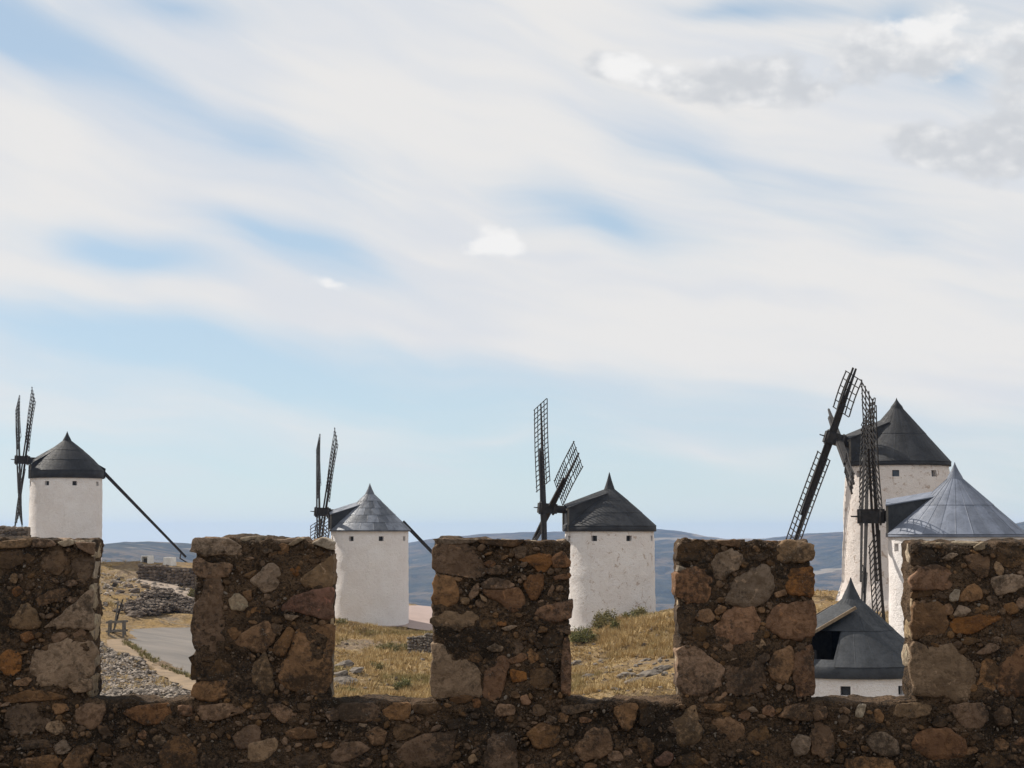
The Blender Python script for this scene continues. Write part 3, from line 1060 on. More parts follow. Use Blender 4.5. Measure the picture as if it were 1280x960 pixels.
panel(960, 800, 4.0, [
    ('brown', [(52, 382), (110, 327), (212, 317), (218, 403), (120, 398)]),
    ('brown', [(228, 360), (242, 322), (294, 338), (294, 393), (232, 403)]),
    ('pale', [(438, 382), (450, 327), (494, 317), (472, 393)]),
    ('grey', [(633, 372), (660, 317), (760, 307), (809, 328), (803, 373), (700, 393)]),
    ('brown', [(898, 332), (980, 307), (1080, 317), (1094, 402), (1062, 443), (1000, 449), (948, 392)]),
    ('brown', [(1128, 372), (1170, 327), (1213, 348), (1219, 412), (1160, 434)]),
    ('grey', [(492, 502), (550, 452), (643, 498), (654, 572), (600, 584), (540, 563)]),
    ('orange', [(727, 512), (770, 452), (900, 447), (973, 488), (979, 572), (850, 599), (760, 563)]),
    ('grey', [(116, 522), (150, 477), (208, 488), (203, 562), (140, 583)]),
    ('brown', [(216, 482), (240, 417), (313, 438), (334, 562), (270, 594), (222, 562)]),
    ('dark', [(0, 492), (90, 477), (112, 562), (60, 583), (0, 562)]),
    ('brown', [(388, 602), (480, 587), (600, 597), (643, 660), (400, 660)]),
    ('dark', [(1230, 352), (1295, 327), (1295, 403), (1240, 423)]),
    ('dark', [(1018, 482), (1060, 457), (1084, 490), (1040, 503)]),
    ('dark', [(1050, 580), (1150, 550), (1200, 610), (1100, 660)])])

wall = empty('parapet_wall', (0, WY, FLOOR), 'crenellated rubble stone castle parapet with square merlons in shade', 'castle wall')
WALL_INV = Matrix.Translation((0, -WY, -FLOOR))
MERLONS = [(-354, -185, 675, 0), (-56, 112, 674.5, 1), (243, 412, 673, 2), (543, 711, 675, 3), (849, 1015, 676, 4), (1143, 1311, 677, 5), (1443, 1610, 676, 6)]
TRUE_STONES = []
parts = {}


def local(o):
    """the object keeps its place in the world under the wall's empty"""
    o.matrix_parent_inverse = Matrix.Identity(4)


rng = random.Random(11)
merlon_boxes = []
for a, b, top, k in MERLONS:
    x0, x1, z1 = wx(a), wx(b), wz(top)
    v, fs = core_box(x0, x1, WY + 0.006, WY + WT, SILL - 0.05, z1, 0.0125, 0.012, 30 + k, 0.034, -0.012 if k in (3, 4) else (-0.006 if k == 2 else 0.0))
    v = v - np.array([0, WY, FLOOR])
    o = mesh_obj('merlon', v.tolist(), fs, MAT['mortar'], wall, True)
    parts[k] = o
    merlon_boxes.append((k, x0, x1, z1))
v, fs = core_box(wx(-520), wx(1760), WY + 0.008, WY + WT + 0.004, FLOOR - 0.3, SILL + 0.004, 0.0175, 0.011, 77, 0.02)
v = v - np.array([0, WY, FLOOR])
wall_base = mesh_obj('wall_base', v.tolist(), fs, MAT['mortar'], wall, True)
# the lower, outer part of the wall down to the hillside
mb = MB().box((0, WT / 2 + 0.5, -6.5), (5.2, 0, 0), (0, 0.49, 0), (0, 0, 6.15))
mb.build('outer_wall', MAT['wall_rough'], wall)


def smooth_poly(pts, n, jitter, r):
    for _ in range(2):
        q = []
        for i in range(len(pts)):
            a, b = pts[i], pts[(i + 1) % len(pts)]
            q.append((a[0] * .88 + b[0] * .12, a[1] * .88 + b[1] * .12))
            q.append((a[0] * .12 + b[0] * .88, a[1] * .12 + b[1] * .88))
        pts = q
    L = [0]
    for i in range(len(pts)):
        a, b = pts[i], pts[(i + 1) % len(pts)]
        L.append(L[-1] + math.hypot(b[0] - a[0], b[1] - a[1]))
    out, j = [], 0
    for k in range(n):
        t = L[-1] * k / n
        while L[j + 1] < t: j += 1
        f = (t - L[j]) / max(1e-9, L[j + 1] - L[j])
        a, b = pts[j], pts[(j + 1) % len(pts)]
        out.append((a[0] + (b[0] - a[0]) * f, a[1] + (b[1] - a[1]) * f))
    cx, cz = sum(p[0] for p in out) / n, sum(p[1] for p in out) / n
    size = math.sqrt(max(p[0] for p in out) - min(p[0] for p in out)) if False else L[-1] / 6.28
    ph = r.uniform(0, 100)
    nn = fbm(np.array([(ph + p[0] * 34, p[1] * 34, 0) for p in out]), 1.0, 3, 3, 0.8)
    res = []
    for p, d in zip(out, nn):
        k = 1 + jitter * d
        res.append((cx + (p[0] - cx) * k, cz + (p[1] - cz) * k))
    return res, cx, cz, size


def stone_object(kind, pts, parent, depth, proud, r, grow=1.12):
    """pts in world x, z; one broken stone with a few flat facets set into the wall face"""
    N = 30
    ring, cx, cz, size = smooth_poly(pts, N, 0.085, r)
    rows = [(1.0, depth), (1.0, 0.012), (0.992, 0.0), (0.95, -0.75), (0.82, -1.0), (0.58, -1.0), (0.30, -1.0)]
    vs = []
    for i, (s, y) in enumerate(rows):
        for x, z in ring:
            vs.append(((x - cx) * s * grow, y if i < 2 else y * proud, (z - cz) * s * grow))
    vs.append((0, -proud, 0))
    v = np.array(vs)
    w = v + np.array([cx, 0, cz])
    front = np.concatenate([np.zeros(2 * N), np.full(N, 0.35), np.ones(len(vs) - 3 * N)])
    # facets: the highest of a few tilted planes
    pl = [(r.uniform(-.16, .16), r.uniform(-.16, .16), r.uniform(-.25, .25) * size * 0.16) for _ in range(4)]
    fac = np.max([a * v[:, 0] + b * v[:, 2] + c for a, b, c in pl], axis=0)
    fac = fac - fac[-1]
    fac = np.clip(fac, -0.016, 0.012)
    n = fbm(w + 7.7, 10.0, 2, 4) * 0.5 + fbm(w, 30.0, 3, 12, 0.65) * 0.6
    v[:, 1] += front * (fac + n * 0.006)
    fs = []
    for i in range(len(rows) - 1):
        for k in range(N):
            a, b = i * N + k, i * N + (k + 1) % N
            fs.append((a, a + N, b + N, b))
    c = len(vs) - 1
    i = len(rows) - 1
    for k in range(N):
        fs.append((i * N + k, c, i * N + (k + 1) % N))
    area = sum(ring[k][0] * ring[(k + 1) % N][1] - ring[(k + 1) % N][0] * ring[k][1] for k in range(N))
    if area < 0:
        fs = [tuple(reversed(f)) for f in fs]
    o = mesh_obj('stone', v.tolist(), [tuple(reversed(f)) for f in fs], MAT['stone_' + kind], parent, True)
    o.location = (cx, 0.0, cz - FLOOR)
    LAST[0] = o
    return ring


LAST = [None]
rings = []
for kind, pts in STONES:
    w = []
    for px, py in pts:
        q = at(px, py, WY)
        w.append((q.x, q.z))
    cx = sum(p[0] for p in w) / len(w); cz = sum(p[1] for p in w) / len(w)
    parent, edge = wall_base, False
    if cz > SILL:
        for k, x0, x1, z1 in merlon_boxes:
            if x0 - 0.02 < cx < x1 + 0.02:
                parent = parts[k]
                q = []
                for x, z in w:
                    if x < x0 + 0.022: x, edge = x0 - rng.uniform(0.002, 0.012), True
                    if x > x1 - 0.022: x, edge = x1 + rng.uniform(0.002, 0.012), True
                    if z > z1 - 0.012: z = z1 + rng.uniform(-0.002, 0.006)
                    q.append((x, z))
                w = q
    else:
        w = [(x, min(z, SILL - 0.012)) for x, z in w]
    proud = {'dark': 0.002, 'pale': 0.014, 'grey': 0.013, 'red': 0.013, 'orange': 0.010, 'brown': 0.009}[kind] * rng.uniform(0.6, 1.4)
    rings.append(stone_object(kind, w, parent, (0.035 if cx > 1.2 or cx < -1.0 else 0.2) if edge else 0.05, proud, rng))

# smaller filler stones in the spaces the big ones leave
occ = []
for q in rings:
    occ.append((min(p[0] for p in q), max(p[0] for p in q), min(p[1] for p in q), max(p[1] for p in q), q))


def free(pts):
    xs_ = np.array([p[0] for p in pts]); zs_ = np.array([p[1] for p in pts])
    a, b, c, d = xs_.min(), xs_.max(), zs_.min(), zs_.max()
    bad = 0
    for o in occ:
        if o[0] < b and o[1] > a and o[2] < d and o[3] > c:
            bad += inside(o[4], xs_, zs_).sum()
            qx = np.array([p[0] for p in o[4]]); qz = np.array([p[1] for p in o[4]])
            bad += inside(pts, qx, qz).sum()
    return bad <= 1


made = 0
for _ in range(6000):
    if made >= 90: break
    px, py = rng.uniform(-10, 1290), rng.uniform(682, 962)
    q = at(px, py, WY)
    x, z = q.x, q.z
    owner, lo, hi, top = wall_base, -9, 9, SILL
    if z > SILL - 0.03:
        owner = None
        for k, x0, x1, z1 in merlon_boxes:
            if x0 + 0.03 < x < x1 - 0.03: owner, lo, hi, top = parts[k], x0, x1, z1
        if owner is None: continue
    rx, rz = rng.uniform(0.022, 0.062), rng.uniform(0.016, 0.04)
    ta = rng.uniform(-0.5, 0.5)
    nn_ = rng.randint(5, 7)
    pts = []
    for i in range(nn_):
        t = 6.283 * (i + rng.uniform(-.3, .3)) / nn_
        u, w_ = rx * math.cos(t) * rng.uniform(.75, 1.1), rz * math.sin(t) * rng.uniform(.75, 1.1)
        pts.append((x + u * math.cos(ta) - w_ * math.sin(ta), z + u * math.sin(ta) + w_ * math.cos(ta)))
    if any(p[0] < lo + .01 or p[0] > hi - .01 or p[1] > top - .012 for p in pts) or not free(pts): continue
    ring = stone_object(rng.choice(['dark', 'dark', 'brown', 'brown', 'brown', 'grey', 'orange']), pts, owner, 0.04, rng.uniform(0.0, 0.006), rng)
    rings.append(ring)
    occ.append((min(p[0] for p in ring), max(p[0] for p in ring), min(p[1] for p in ring), max(p[1] for p in ring), ring))
    made += 1

# still smaller packing stones, joined as one part for each merlon and for the wall
PACK = {}
made = 0
for _ in range(16000):
    if made >= 420: break
    q = at(rng.uniform(-15, 1295), rng.uniform(680, 964), WY)
    x, z = q.x, q.z
    owner, lo, hi, top = wall_base, -9, 9, SILL
    if z > SILL - 0.02:
        owner = None
        for k, x0, x1, z1 in merlon_boxes:
            if x0 + 0.02 < x < x1 - 0.02: owner, lo, hi, top = parts[k], x0, x1, z1
        if owner is None: continue
    rx, rz = rng.uniform(0.010, 0.032), rng.uniform(0.008, 0.022)
    ta = rng.uniform(-0.8, 0.8)
    pts = []
    for i in range(6):
        t = 6.283 * (i + rng.uniform(-.3, .3)) / 6
        u, w_ = rx * math.cos(t) * rng.uniform(.75, 1.1), rz * math.sin(t) * rng.uniform(.75, 1.1)
        pts.append((x + u * math.cos(ta) - w_ * math.sin(ta), z + u * math.sin(ta) + w_ * math.cos(ta)))
    if any(p[0] < lo + .008 or p[0] > hi - .008 or p[1] > top - .01 for p in pts) or not free(pts): continue
    V_, F_ = PACK.setdefault(owner.name, ([], []))
    ring, cx, cz, size = smooth_poly(pts, 12, 0.08, rng)
    b0 = len(V_)
    pr = rng.uniform(0.001, 0.007)
    tx_, tz_ = rng.uniform(-.2, .2), rng.uniform(-.2, .2)
    for s_, y in ((1.1, 0.03), (1.1, 0.0), (0.9, -pr), (0.5, -pr * 1.2)):
        for a_, b_ in ring:
            V_.append((cx + (a_ - cx) * s_, y + (tx_ * (a_ - cx) + tz_ * (b_ - cz) if y < 0 else 0), cz - FLOOR + (b_ - cz) * s_))
    V_.append((cx, -pr * 1.2, cz - FLOOR))
    fl = []
    for i in range(3):
        for k in range(12):
            a_, b_ = b0 + i * 12 + k, b0 + i * 12 + (k + 1) % 12
            fl.append((a_, b_, b_ + 12, a_ + 12))
    for k in range(12):
        fl.append((b0 + 36 + k, b0 + 36 + (k + 1) % 12, b0 + 48))
    F_ += fl
    rings.append(ring)
    occ.append((min(p[0] for p in ring), max(p[0] for p in ring), min(p[1] for p in ring), max(p[1] for p in ring), ring))
    made += 1
for nm, (V_, F_) in PACK.items():
    tag(mesh_obj('packing_stones', V_, F_, MAT['stone_packing'], bpy.data.objects[nm], True), kind='stuff')

# stones of the merlons and the wall just outside the photograph
for k, x0, x1, z1 in merlon_boxes:
    lo, hi = (x0, x1) if k in (0, 6) else ((x0, wx(0) - 0.03) if k == 1 else ((wx(1288), x1) if k == 5 else (0, 0)))
    if hi <= lo: continue
    z = z1 - 0.09
    while z > SILL + 0.05:
        x = lo + 0.04
        while x < hi - 0.03:
            rx, rz = rng.uniform(0.045, 0.09), rng.uniform(0.04, 0.07)
            if x + 2 * rx > hi + 0.02: break
            pts = [(x + rx + rx * math.cos(t) * rng.uniform(.75, 1.1), z + rz * math.sin(t) * rng.uniform(.75, 1.1)) for t in [i * 0.785 for i in range(8)]]
            rings.append(stone_object(rng.choice(['grey', 'brown', 'brown', 'orange', 'dark']), pts, parts[k], 0.05, 0.01, rng))
            x += 2 * rx + rng.uniform(0.02, 0.05)
        z -= rng.uniform(0.13, 0.17)

# quoins on the faces that look into the gaps, and cap stones along the tops; pale tones paint in their sunlight
def block_pts(a0, a1, b0, b1, r):
    n_ = 8
    c0, c1, h0_, h1_ = (a0 + a1) / 2, (b0 + b1) / 2, (a1 - a0) / 2, (b1 - b0) / 2
    out = []
    for u, w_ in ((-1, -.8), (-.6, -1), (.6, -1), (1, -.7), (1, .7), (.6, 1), (-.6, 1), (-1, .8)):
        out.append((c0 + u * h0_ * r.uniform(.9, 1.0), c1 + w_ * h1_ * r.uniform(.9, 1.0)))
    return out


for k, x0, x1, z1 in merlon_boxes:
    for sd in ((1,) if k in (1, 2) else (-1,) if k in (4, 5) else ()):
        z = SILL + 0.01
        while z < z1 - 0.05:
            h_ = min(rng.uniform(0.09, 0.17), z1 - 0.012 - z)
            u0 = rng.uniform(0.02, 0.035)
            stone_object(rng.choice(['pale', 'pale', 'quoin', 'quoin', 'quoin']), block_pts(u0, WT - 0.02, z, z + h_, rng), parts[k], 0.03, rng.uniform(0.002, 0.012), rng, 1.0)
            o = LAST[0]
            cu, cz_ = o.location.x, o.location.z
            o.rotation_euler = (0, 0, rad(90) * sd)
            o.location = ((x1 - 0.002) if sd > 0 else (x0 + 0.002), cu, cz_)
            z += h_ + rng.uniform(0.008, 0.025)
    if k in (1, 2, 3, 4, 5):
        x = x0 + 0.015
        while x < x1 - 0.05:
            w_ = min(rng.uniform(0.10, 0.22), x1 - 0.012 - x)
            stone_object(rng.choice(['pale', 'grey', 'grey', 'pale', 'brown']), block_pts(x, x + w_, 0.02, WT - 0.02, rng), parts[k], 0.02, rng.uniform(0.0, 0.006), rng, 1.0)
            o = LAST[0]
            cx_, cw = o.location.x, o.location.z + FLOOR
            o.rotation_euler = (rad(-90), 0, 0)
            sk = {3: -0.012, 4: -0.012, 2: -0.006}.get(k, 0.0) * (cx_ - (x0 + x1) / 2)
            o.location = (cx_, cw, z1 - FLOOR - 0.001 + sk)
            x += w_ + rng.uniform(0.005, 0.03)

# small rubble pressed into the mortar
ICO = [(0, .53, .85), (0, -.53, .85), (0, .53, -.85), (0, -.53, -.85), (.53, .85, 0), (-.53, .85, 0), (.53, -.85, 0), (-.53, -.85, 0), (.85, 0, .53), (.85, 0, -.53), (-.85, 0, .53), (-.85, 0, -.53)]
ICF = [(0, 1, 8), (0, 8, 4), (0, 4, 5), (0, 5, 10), (0, 10, 1), (1, 10, 7), (1, 7, 6), (1, 6, 8), (8, 6, 9), (8, 9, 4), (4, 9, 2), (4, 2, 5), (5, 2, 11), (5, 11, 10), (10, 11, 7), (7, 11, 3), (7, 3, 6), (6, 3, 9), (9, 3, 2), (2, 3, 11)]


def pebbles(name, parent, boxes, n, mat, r):
    V_, F_ = [], []
    polys = [q for q in rings]
    bb = [(min(p[0] for p in q), max(p[0] for p in q), min(p[1] for p in q), max(p[1] for p in q)) for q in polys]
    made = 0
    for _ in range(n * 6):
        if made >= n: break
        x0, x1, z0, z1 = boxes[r.randrange(len(boxes))]
        x, z = r.uniform(x0, x1), r.uniform(z0, z1)
        bad = False
        for q, b in zip(polys, bb):
            if b[0] - .004 < x < b[1] + .004 and b[2] - .004 < z < b[3] + .004 and inside(q, np.array([x]), np.array([z]))[0]:
                bad = True; break
        if bad: continue
        s = 0.003 + 0.008 * r.random() ** 2.2
        sx, sy, sz = s * r.uniform(.8, 1.5), s * r.uniform(.6, .9), s * r.uniform(.6, 1.1)
        a = r.uniform(0, 3.14)
        b0 = len(V_)
        for p in ICO:
            k = r.uniform(.8, 1.15)
            u, w_ = p[0] * sx * k, p[2] * sz * k
            V_.append((x + u * math.cos(a) - w_ * math.sin(a), 0.004 + p[1] * sy * k, z - FLOOR + u * math.sin(a) + w_ * math.cos(a)))
        F_ += [tuple(b0 + i for i in f) for f in ICF]
        made += 1
    o = mesh_obj(name, V_, F_, mat, parent, False)
    return tag(o, kind='stuff')


for k, x0, x1, z1 in merlon_boxes:
    pebbles('mortar_rubble', parts[k], [(x0 + .01, x1 - .01, SILL, z1 - .015)], 520, MAT['pebble'], rng)
pebbles('mortar_rubble', wall_base, [(wx(-60), wx(1340), wz(965), SILL - .015)], 2600, MAT['pebble'], rng)

# terrace behind the parapet where the photographer stands
tb = MB().box((0, 3.0, FLOOR - 0.1), (6, 0, 0), (0, 7.0, 0), (0, 0, 0.1))
terrace = tb.build('terrace', MAT['paving'])
tag(terrace, 'worn stone terrace on the inner side of the parapet', 'terrace', kind='structure')


# unseen wall added behind the terrace to hold skylight off the parapet
kv, kf = core_box(-9, 9, -4.6, -3.2, FLOOR - 0.4, 4.2, 0.22, 0.05, 91, 0.1)
shade_wall = mesh_obj('unseen_shade_wall', kv.tolist(), kf, MAT['wall_rough'], None, True)
tag(shade_wall, 'rough stone wall added unseen behind the terrace to shade the parapet', 'castle wall')

# ------------------------------------------------------------------ windmills
def ring_mesh(profile, n, fn=None):
    vs, fs = [], []
    for r, z in profile:
        for k in range(n):
            t = 2 * math.pi * k / n
            vs.append((r * math.cos(t), r * math.sin(t), z))
    for i in range(len(profile) - 1):
        for k in range(n):
            a, b = i * n + k, i * n + (k + 1) % n
            fs.append((a, b, b + n, a + n))
    return vs, fs


def windmill(label, px, eave_py, base_z, D, H_roof, R=3.0, Rb=3.1, theta=83, tilt=4, phi=None, hub=(3.8, 1.5), sails=None, Rs=8.2, skirt=0.34, cap=1.0, bulge=0.0,
             roof='roof_dark', lime='lime_clean', win=0.0, over=0.14, dormer=(1.55, 2.7, 0.8), tail=None, rows=3, sect=22, glass='window_dark', flare=0.0, plinth=False, sw=1.0, wtop=0.3, tail_box=True, seed=1, dormer_open=False, hole=None, dormer_shade_mat=None):
    p = at(px, eave_py, D)
    ze = p.z
    H = ze - base_z
    th = rad(theta)
    bearing = math.atan2(p.x, D)
    hx = Vector((-math.sin(th), -math.cos(th), 0))
    # keep the angle relative to the line of sight
    rz = math.atan2(hx.y, hx.x) - bearing
    m = empty('windmill', (p.x, D, base_z), label, 'windmill', 'white windmills along the ridge', rz)
    r = random.Random(seed)
    # ---- tower with real window openings
    n = 96
    zs = list(np.linspace(-1.2, H - 0.85, 26)) + [H - wtop - 0.36, H - wtop - 0.18, H - wtop, H - wtop * 0.4, H + 0.05]
    prof = []
    for z in zs:
        t = min(1, max(0, z / H))
        rr = Rb + (R - Rb) * t - flare * max(0, (t - 0.7) / 0.3) ** 1.5
        prof.append((rr, z))
    vs, fs = ring_mesh(prof, n)
    v = np.array(vs)
    off = fbm(v * np.array([1, 1, 1.0]) + seed * 9, 1.1, 2, seed) * 0.030 + fbm(v, 3.6, 3, seed + 2) * 0.024
    rad_ = np.hypot(v[:, 0], v[:, 1])
    v[:, :2] *= ((rad_ + off) / rad_)[:, None]
    # which columns carry windows (local angles)
    cam_dir = math.atan2(-p.y, -p.x)         # towards the camera, world angle
    wins = []
    for k in range(8):
        a = cam_dir + rad(win) + k * rad(45) - rz
        c = int(round((a / (2 * math.pi)) * n)) % n
        wins.append(c)
    zi0 = 26
    cut = set()
    for c in wins:
        for i in (zi0, zi0 + 1):
            for dc in (-1, 0):
                cut.add(i * n + (c + dc) % n)
    fs2 = [f for k, f in enumerate(fs) if k not in cut]
    tower = mesh_obj('tower', v.tolist(), fs2, MAT[lime], m, True)
    for c in wins:
        c0, c1, c2 = (c - 1) % n, c % n, (c + 1) % n
        outer = [v[(zi0) * n + c0], v[(zi0) * n + c1], v[(zi0) * n + c2], v[(zi0 + 1) * n + c2], v[(zi0 + 2) * n + c2], v[(zi0 + 2) * n + c1], v[(zi0 + 2) * n + c0], v[(zi0 + 1) * n + c0]]
        d = Vector((v[zi0 * n + c1][0], v[zi0 * n + c1][1], 0)).normalized()
        inner = [Vector(q) - d * 0.34 for q in outer]
        vv = [tuple(q) for q in outer] + [tuple(q) for q in inner]
        ff = [(i, (i + 1) % 8, 8 + (i + 1) % 8, 8 + i) for i in range(8)]
        wo_ = mesh_obj('window', vv, ff, MAT[lime], m)
        mesh_obj('pane', [tuple(q) for q in inner], [tuple(range(7, -1, -1))], MAT[glass], wo_)
    if plinth:
        vs, fs = ring_mesh([(Rb - 0.02, 1.0), (Rb + 0.05, 0.7), (Rb + 0.12, 0.35), (Rb + 0.30, 0.0), (Rb + 0.5, -0.9)], 72)
        q = np.array(vs)
        o2 = fbm(q, 2.6, 3, seed + 7) * 0.14
        rr = np.hypot(q[:, 0], q[:, 1])
        q[:, :2] *= ((rr + o2) / rr)[:, None]
        mesh_obj('plinth', q.tolist(), fs, MAT[lime], m, True)
    # ---- roof: core, sheets, cap
    Re = R - flare + over
    zt = H_roof - cap
    def prof_r(t):            # t 0 at the eaves edge, 1 under the cap
        lin = Re + (0.33 - Re) * t
        return lin + bulge * math.sin(math.pi * t)
    core = [(Re - 0.25, -0.02), (Re - 0.01, -0.02), (Re, 0.0), (Re, skirt)] + [(prof_r(t) - 0.03, skirt + (zt - skirt) * t) for t in np.linspace(0.02, 1, 12)]
    vs, fs = ring_mesh([(a, b + H) for a, b in core], 64)
    if hole:
        zlim = H + skirt + (zt - skirt) * (0.5 ** 0.92)
        def in_hole(f):
            x = sum(vs[i][0] for i in f) / 4; y = sum(vs[i][1] for i in f) / 4; z = sum(vs[i][2] for i in f) / 4
            return hole[0] < math.degrees(math.atan2(y, x)) < hole[1] and H + skirt + 0.2 < z < zlim
        fs = [f for f in fs if not in_hole(f)]
        fl_ = ring_mesh([(R - 0.1, H + 0.02), (0.05, H + 0.03)], 32)  # dark disc added so light bounced off the tower stays out of the opening
        mesh_obj('loft_light_block', fl_[0], fl_[1], MAT['tarred_wood'], m)
    ro = mesh_obj('roof', vs, fs, MAT[roof], m, True)
    rib = 0.013 if 'zinc' in roof else 0.007
    T = np.linspace(0, 1, rows + 1)
    T = T ** 0.92
    da = 2 * math.pi / sect
    for i in range(rows):
        t0, t1 = T[i] - (0.015 if i else 0), T[i + 1]
        vs, fs = [], []
        cols = [-0.5, -0.47, -0.2, 0.0, 0.2, 0.47, 0.5]
        rowsT = (t0, (t0 + t1) / 2, t1)
        for ti, t in enumerate(rowsT):
            rr = prof_r(t); z = H + skirt + (zt - skirt) * t
            lift = 0.012 + (0.016 if ti == 0 else 0.008 if ti == 1 else 0.0)
            for cc in cols:
                l = lift + (rib if abs(cc) > 0.49 else 0.0) + (0.006 * math.cos(cc * 3.1))
                vs.append(((rr + l * 0.7) * math.cos(cc * da), (rr + l * 0.7) * math.sin(cc * da), z + l * 0.7))
        nc = len(cols)
        for a in range(2):
            for b in range(nc - 1):
                k = a * nc + b
                fs.append((k, k + 1, k + nc + 1, k + nc))
        b0 = len(vs)       # lower lip so that the lap shows
        for b in range(nc):
            x, y, z = vs[b]
            vs.append((x * 0.992, y * 0.992, z - 0.01))
        for b in range(nc - 1):
            fs.append((b0 + b, b0 + b + 1, b + 1, b))
        me = bpy.data.meshes.new('roof_sheet')
        me.from_pydata(vs, [], fs); me.update()
        me.materials.append(MAT[roof])
        for k in range(sect):
            ad = (math.degrees(k * da) + 180) % 360 - 180
            if hole and i == 0 and hole[0] < ad < hole[1]: continue
            o = bpy.data.objects.new('roof_sheet', me)
            COL.objects.link(o)
            o.parent = ro
            o.rotation_euler = (0, 0, (k + (0.5 if i % 2 and rows > 3 else 0)) * da + r.uniform(-0.004, 0.004))
    vs, fs = ring_mesh([(0.40, H + zt - 0.08), (0.33, H + zt + 0.10), (0.17, H + zt + cap * 0.5), (0.05, H + H_roof - 0.12), (0.012, H + H_roof)], 20)
    mesh_obj('roof_cap', vs, fs, MAT[roof], ro, True)
    # ---- dormer that houses the shaft
    if dormer:
        hf, hb, hw = dormer            # front height, ridge height at the cone, half width
        x1 = Re - 0.16
        def cone_x(z):
            t = min(1, max(0, (z - skirt) / (zt - skirt)))
            return prof_r(t)
        xb = max(0.4, cone_x(hb) * 0.75)
        d = MB()
        zb = 0.03
        fl = hf - 0.22
        A = [(x1, -hw, zb), (x1, hw, zb), (x1, hw, fl), (x1, 0, hf), (x1, -hw, fl)]
        B = [(xb, -hw, zb), (xb, hw, zb), (xb, hw, hb - 0.22), (xb, 0, hb), (xb, -hw, hb - 0.22)]
        A = [(a, b, c + H) for a, b, c in A]; B = [(a, b, c + H) for a, b, c in B]
        side = [(0, 4, 9, 5)] if dormer_open else [(0, 4, 9, 5), (1, 6, 7, 2)]
        front = [] if dormer_open else [(0, 1, 2, 3, 4)]
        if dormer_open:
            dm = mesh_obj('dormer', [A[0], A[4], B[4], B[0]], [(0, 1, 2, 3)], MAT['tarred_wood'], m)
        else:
            dm = mesh_obj('dormer', A + B, side + front, MAT[dormer_shade_mat or roof], m)  # a darker wall material paints in the dormer's shade
        k = 0.07
        tv = [(x1 + 0.12, -hw - k, fl - 0.02), (x1 + 0.12, 0, hf + 0.03), (x1 + 0.12, hw + k, fl - 0.02), (xb, -hw - k, hb - 0.24), (xb, 0, hb + 0.03), (xb, hw + k, hb - 0.24)]
        tv = [(a, b, c + H) for a, b, c in tv]
        tv2 = [(a, b, c + 0.05) for a, b, c in tv]
        mesh_obj('dormer_roof', tv + tv2, [(6, 7, 10, 9), (7, 8, 11, 10), (0, 3, 4, 1), (1, 4, 5, 2), (0, 1, 7, 6), (1, 2, 8, 7), (0, 6, 9, 3), (2, 5, 11, 8)], MAT[roof], dm)
        fr = MB()
        for s in (-1, 1):
            fr.box((x1 + 0.05, s * (hw - 0.07), H + (zb + fl) / 2), (0.05, 0, 0), (0, 0.07, 0), (0, 0, (fl - zb) / 2 + 0.02))
        fr.box((x1 + 0.05, 0, H + fl - 0.07), (0.045, 0, 0), (0, hw, 0), (0, 0, 0.06))
        fr.build('dormer_frame', MAT['grey_wood' if not dormer_open else 'bare_wood'], dm)
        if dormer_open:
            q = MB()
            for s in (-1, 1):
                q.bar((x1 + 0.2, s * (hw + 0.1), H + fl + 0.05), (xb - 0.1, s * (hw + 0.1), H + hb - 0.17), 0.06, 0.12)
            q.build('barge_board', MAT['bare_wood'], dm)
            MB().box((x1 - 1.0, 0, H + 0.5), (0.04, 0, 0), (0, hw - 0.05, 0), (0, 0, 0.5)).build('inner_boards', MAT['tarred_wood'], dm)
    # ---- rotor
    if sails:
        ta = rad(tilt)
        a = Vector((math.cos(ta), 0, math.sin(ta)))
        hh = Vector((0, 1, 0))
        vv = Vector((-math.sin(ta), 0, math.cos(ta)))
        hc = Vector((hub[0], 0, H + hub[1]))
        q = MB().tube(hc - a * (hub[0] * 0.75), hc + a * 0.55, 0.24, 0.27, 12)
        q.box(hc + a * 0.05, a * 0.62, hh * 0.33, vv * 0.33)
        q.tube(hc + a * 0.55, hc + a * 0.98, 0.045, 0.03, 8)
        sh = q.build('windshaft', MAT['tarred_wood'], m)
        for dd in (-0.42, 0.5):
            MB().tube(hc + a * dd, hc + a * (dd + 0.09), 0.44, 0.44, 14).build('iron_band', MAT['iron'], sh)
        ph = rad(phi)
        Ad = hh * math.sin(ph) + vv * math.cos(ph)
        Bd = hh * math.cos(ph) - vv * math.sin(ph)
        for d, o_, pair in ((Ad, 0.27, sails[0:2]), (Bd, -0.20, sails[2:4])):
            c = hc + a * o_
            st = MB()
            wv = a.cross(d)
            for sg, s in ((1, pair[0]), (-1, pair[1])):
                if s is None: continue
                L = s.get('stock', 1.0) * Rs
                st.bar(c - d * (sg * 0.05), c + d * (sg * L * 0.5), 0.30 * sw, 0.34 * sw, 0.25 * sw, 0.25 * sw, side=a)
                st.bar(c + d * (sg * L * 0.5), c + d * (sg * L), 0.22 * sw, 0.22 * sw, 0.10 * sw, 0.10 * sw, side=a)
                if s.get('plank', True):
                    st.bar(c + d * (sg * 0.2) + a * 0.20, c + d * (sg * min(L, Rs * 0.56)) + a * 0.17, 0.20 * sw, 0.12, 0.15 * sw, 0.10, side=a)
            so = st.build('sail_stock', MAT['tarred_wood'], m)
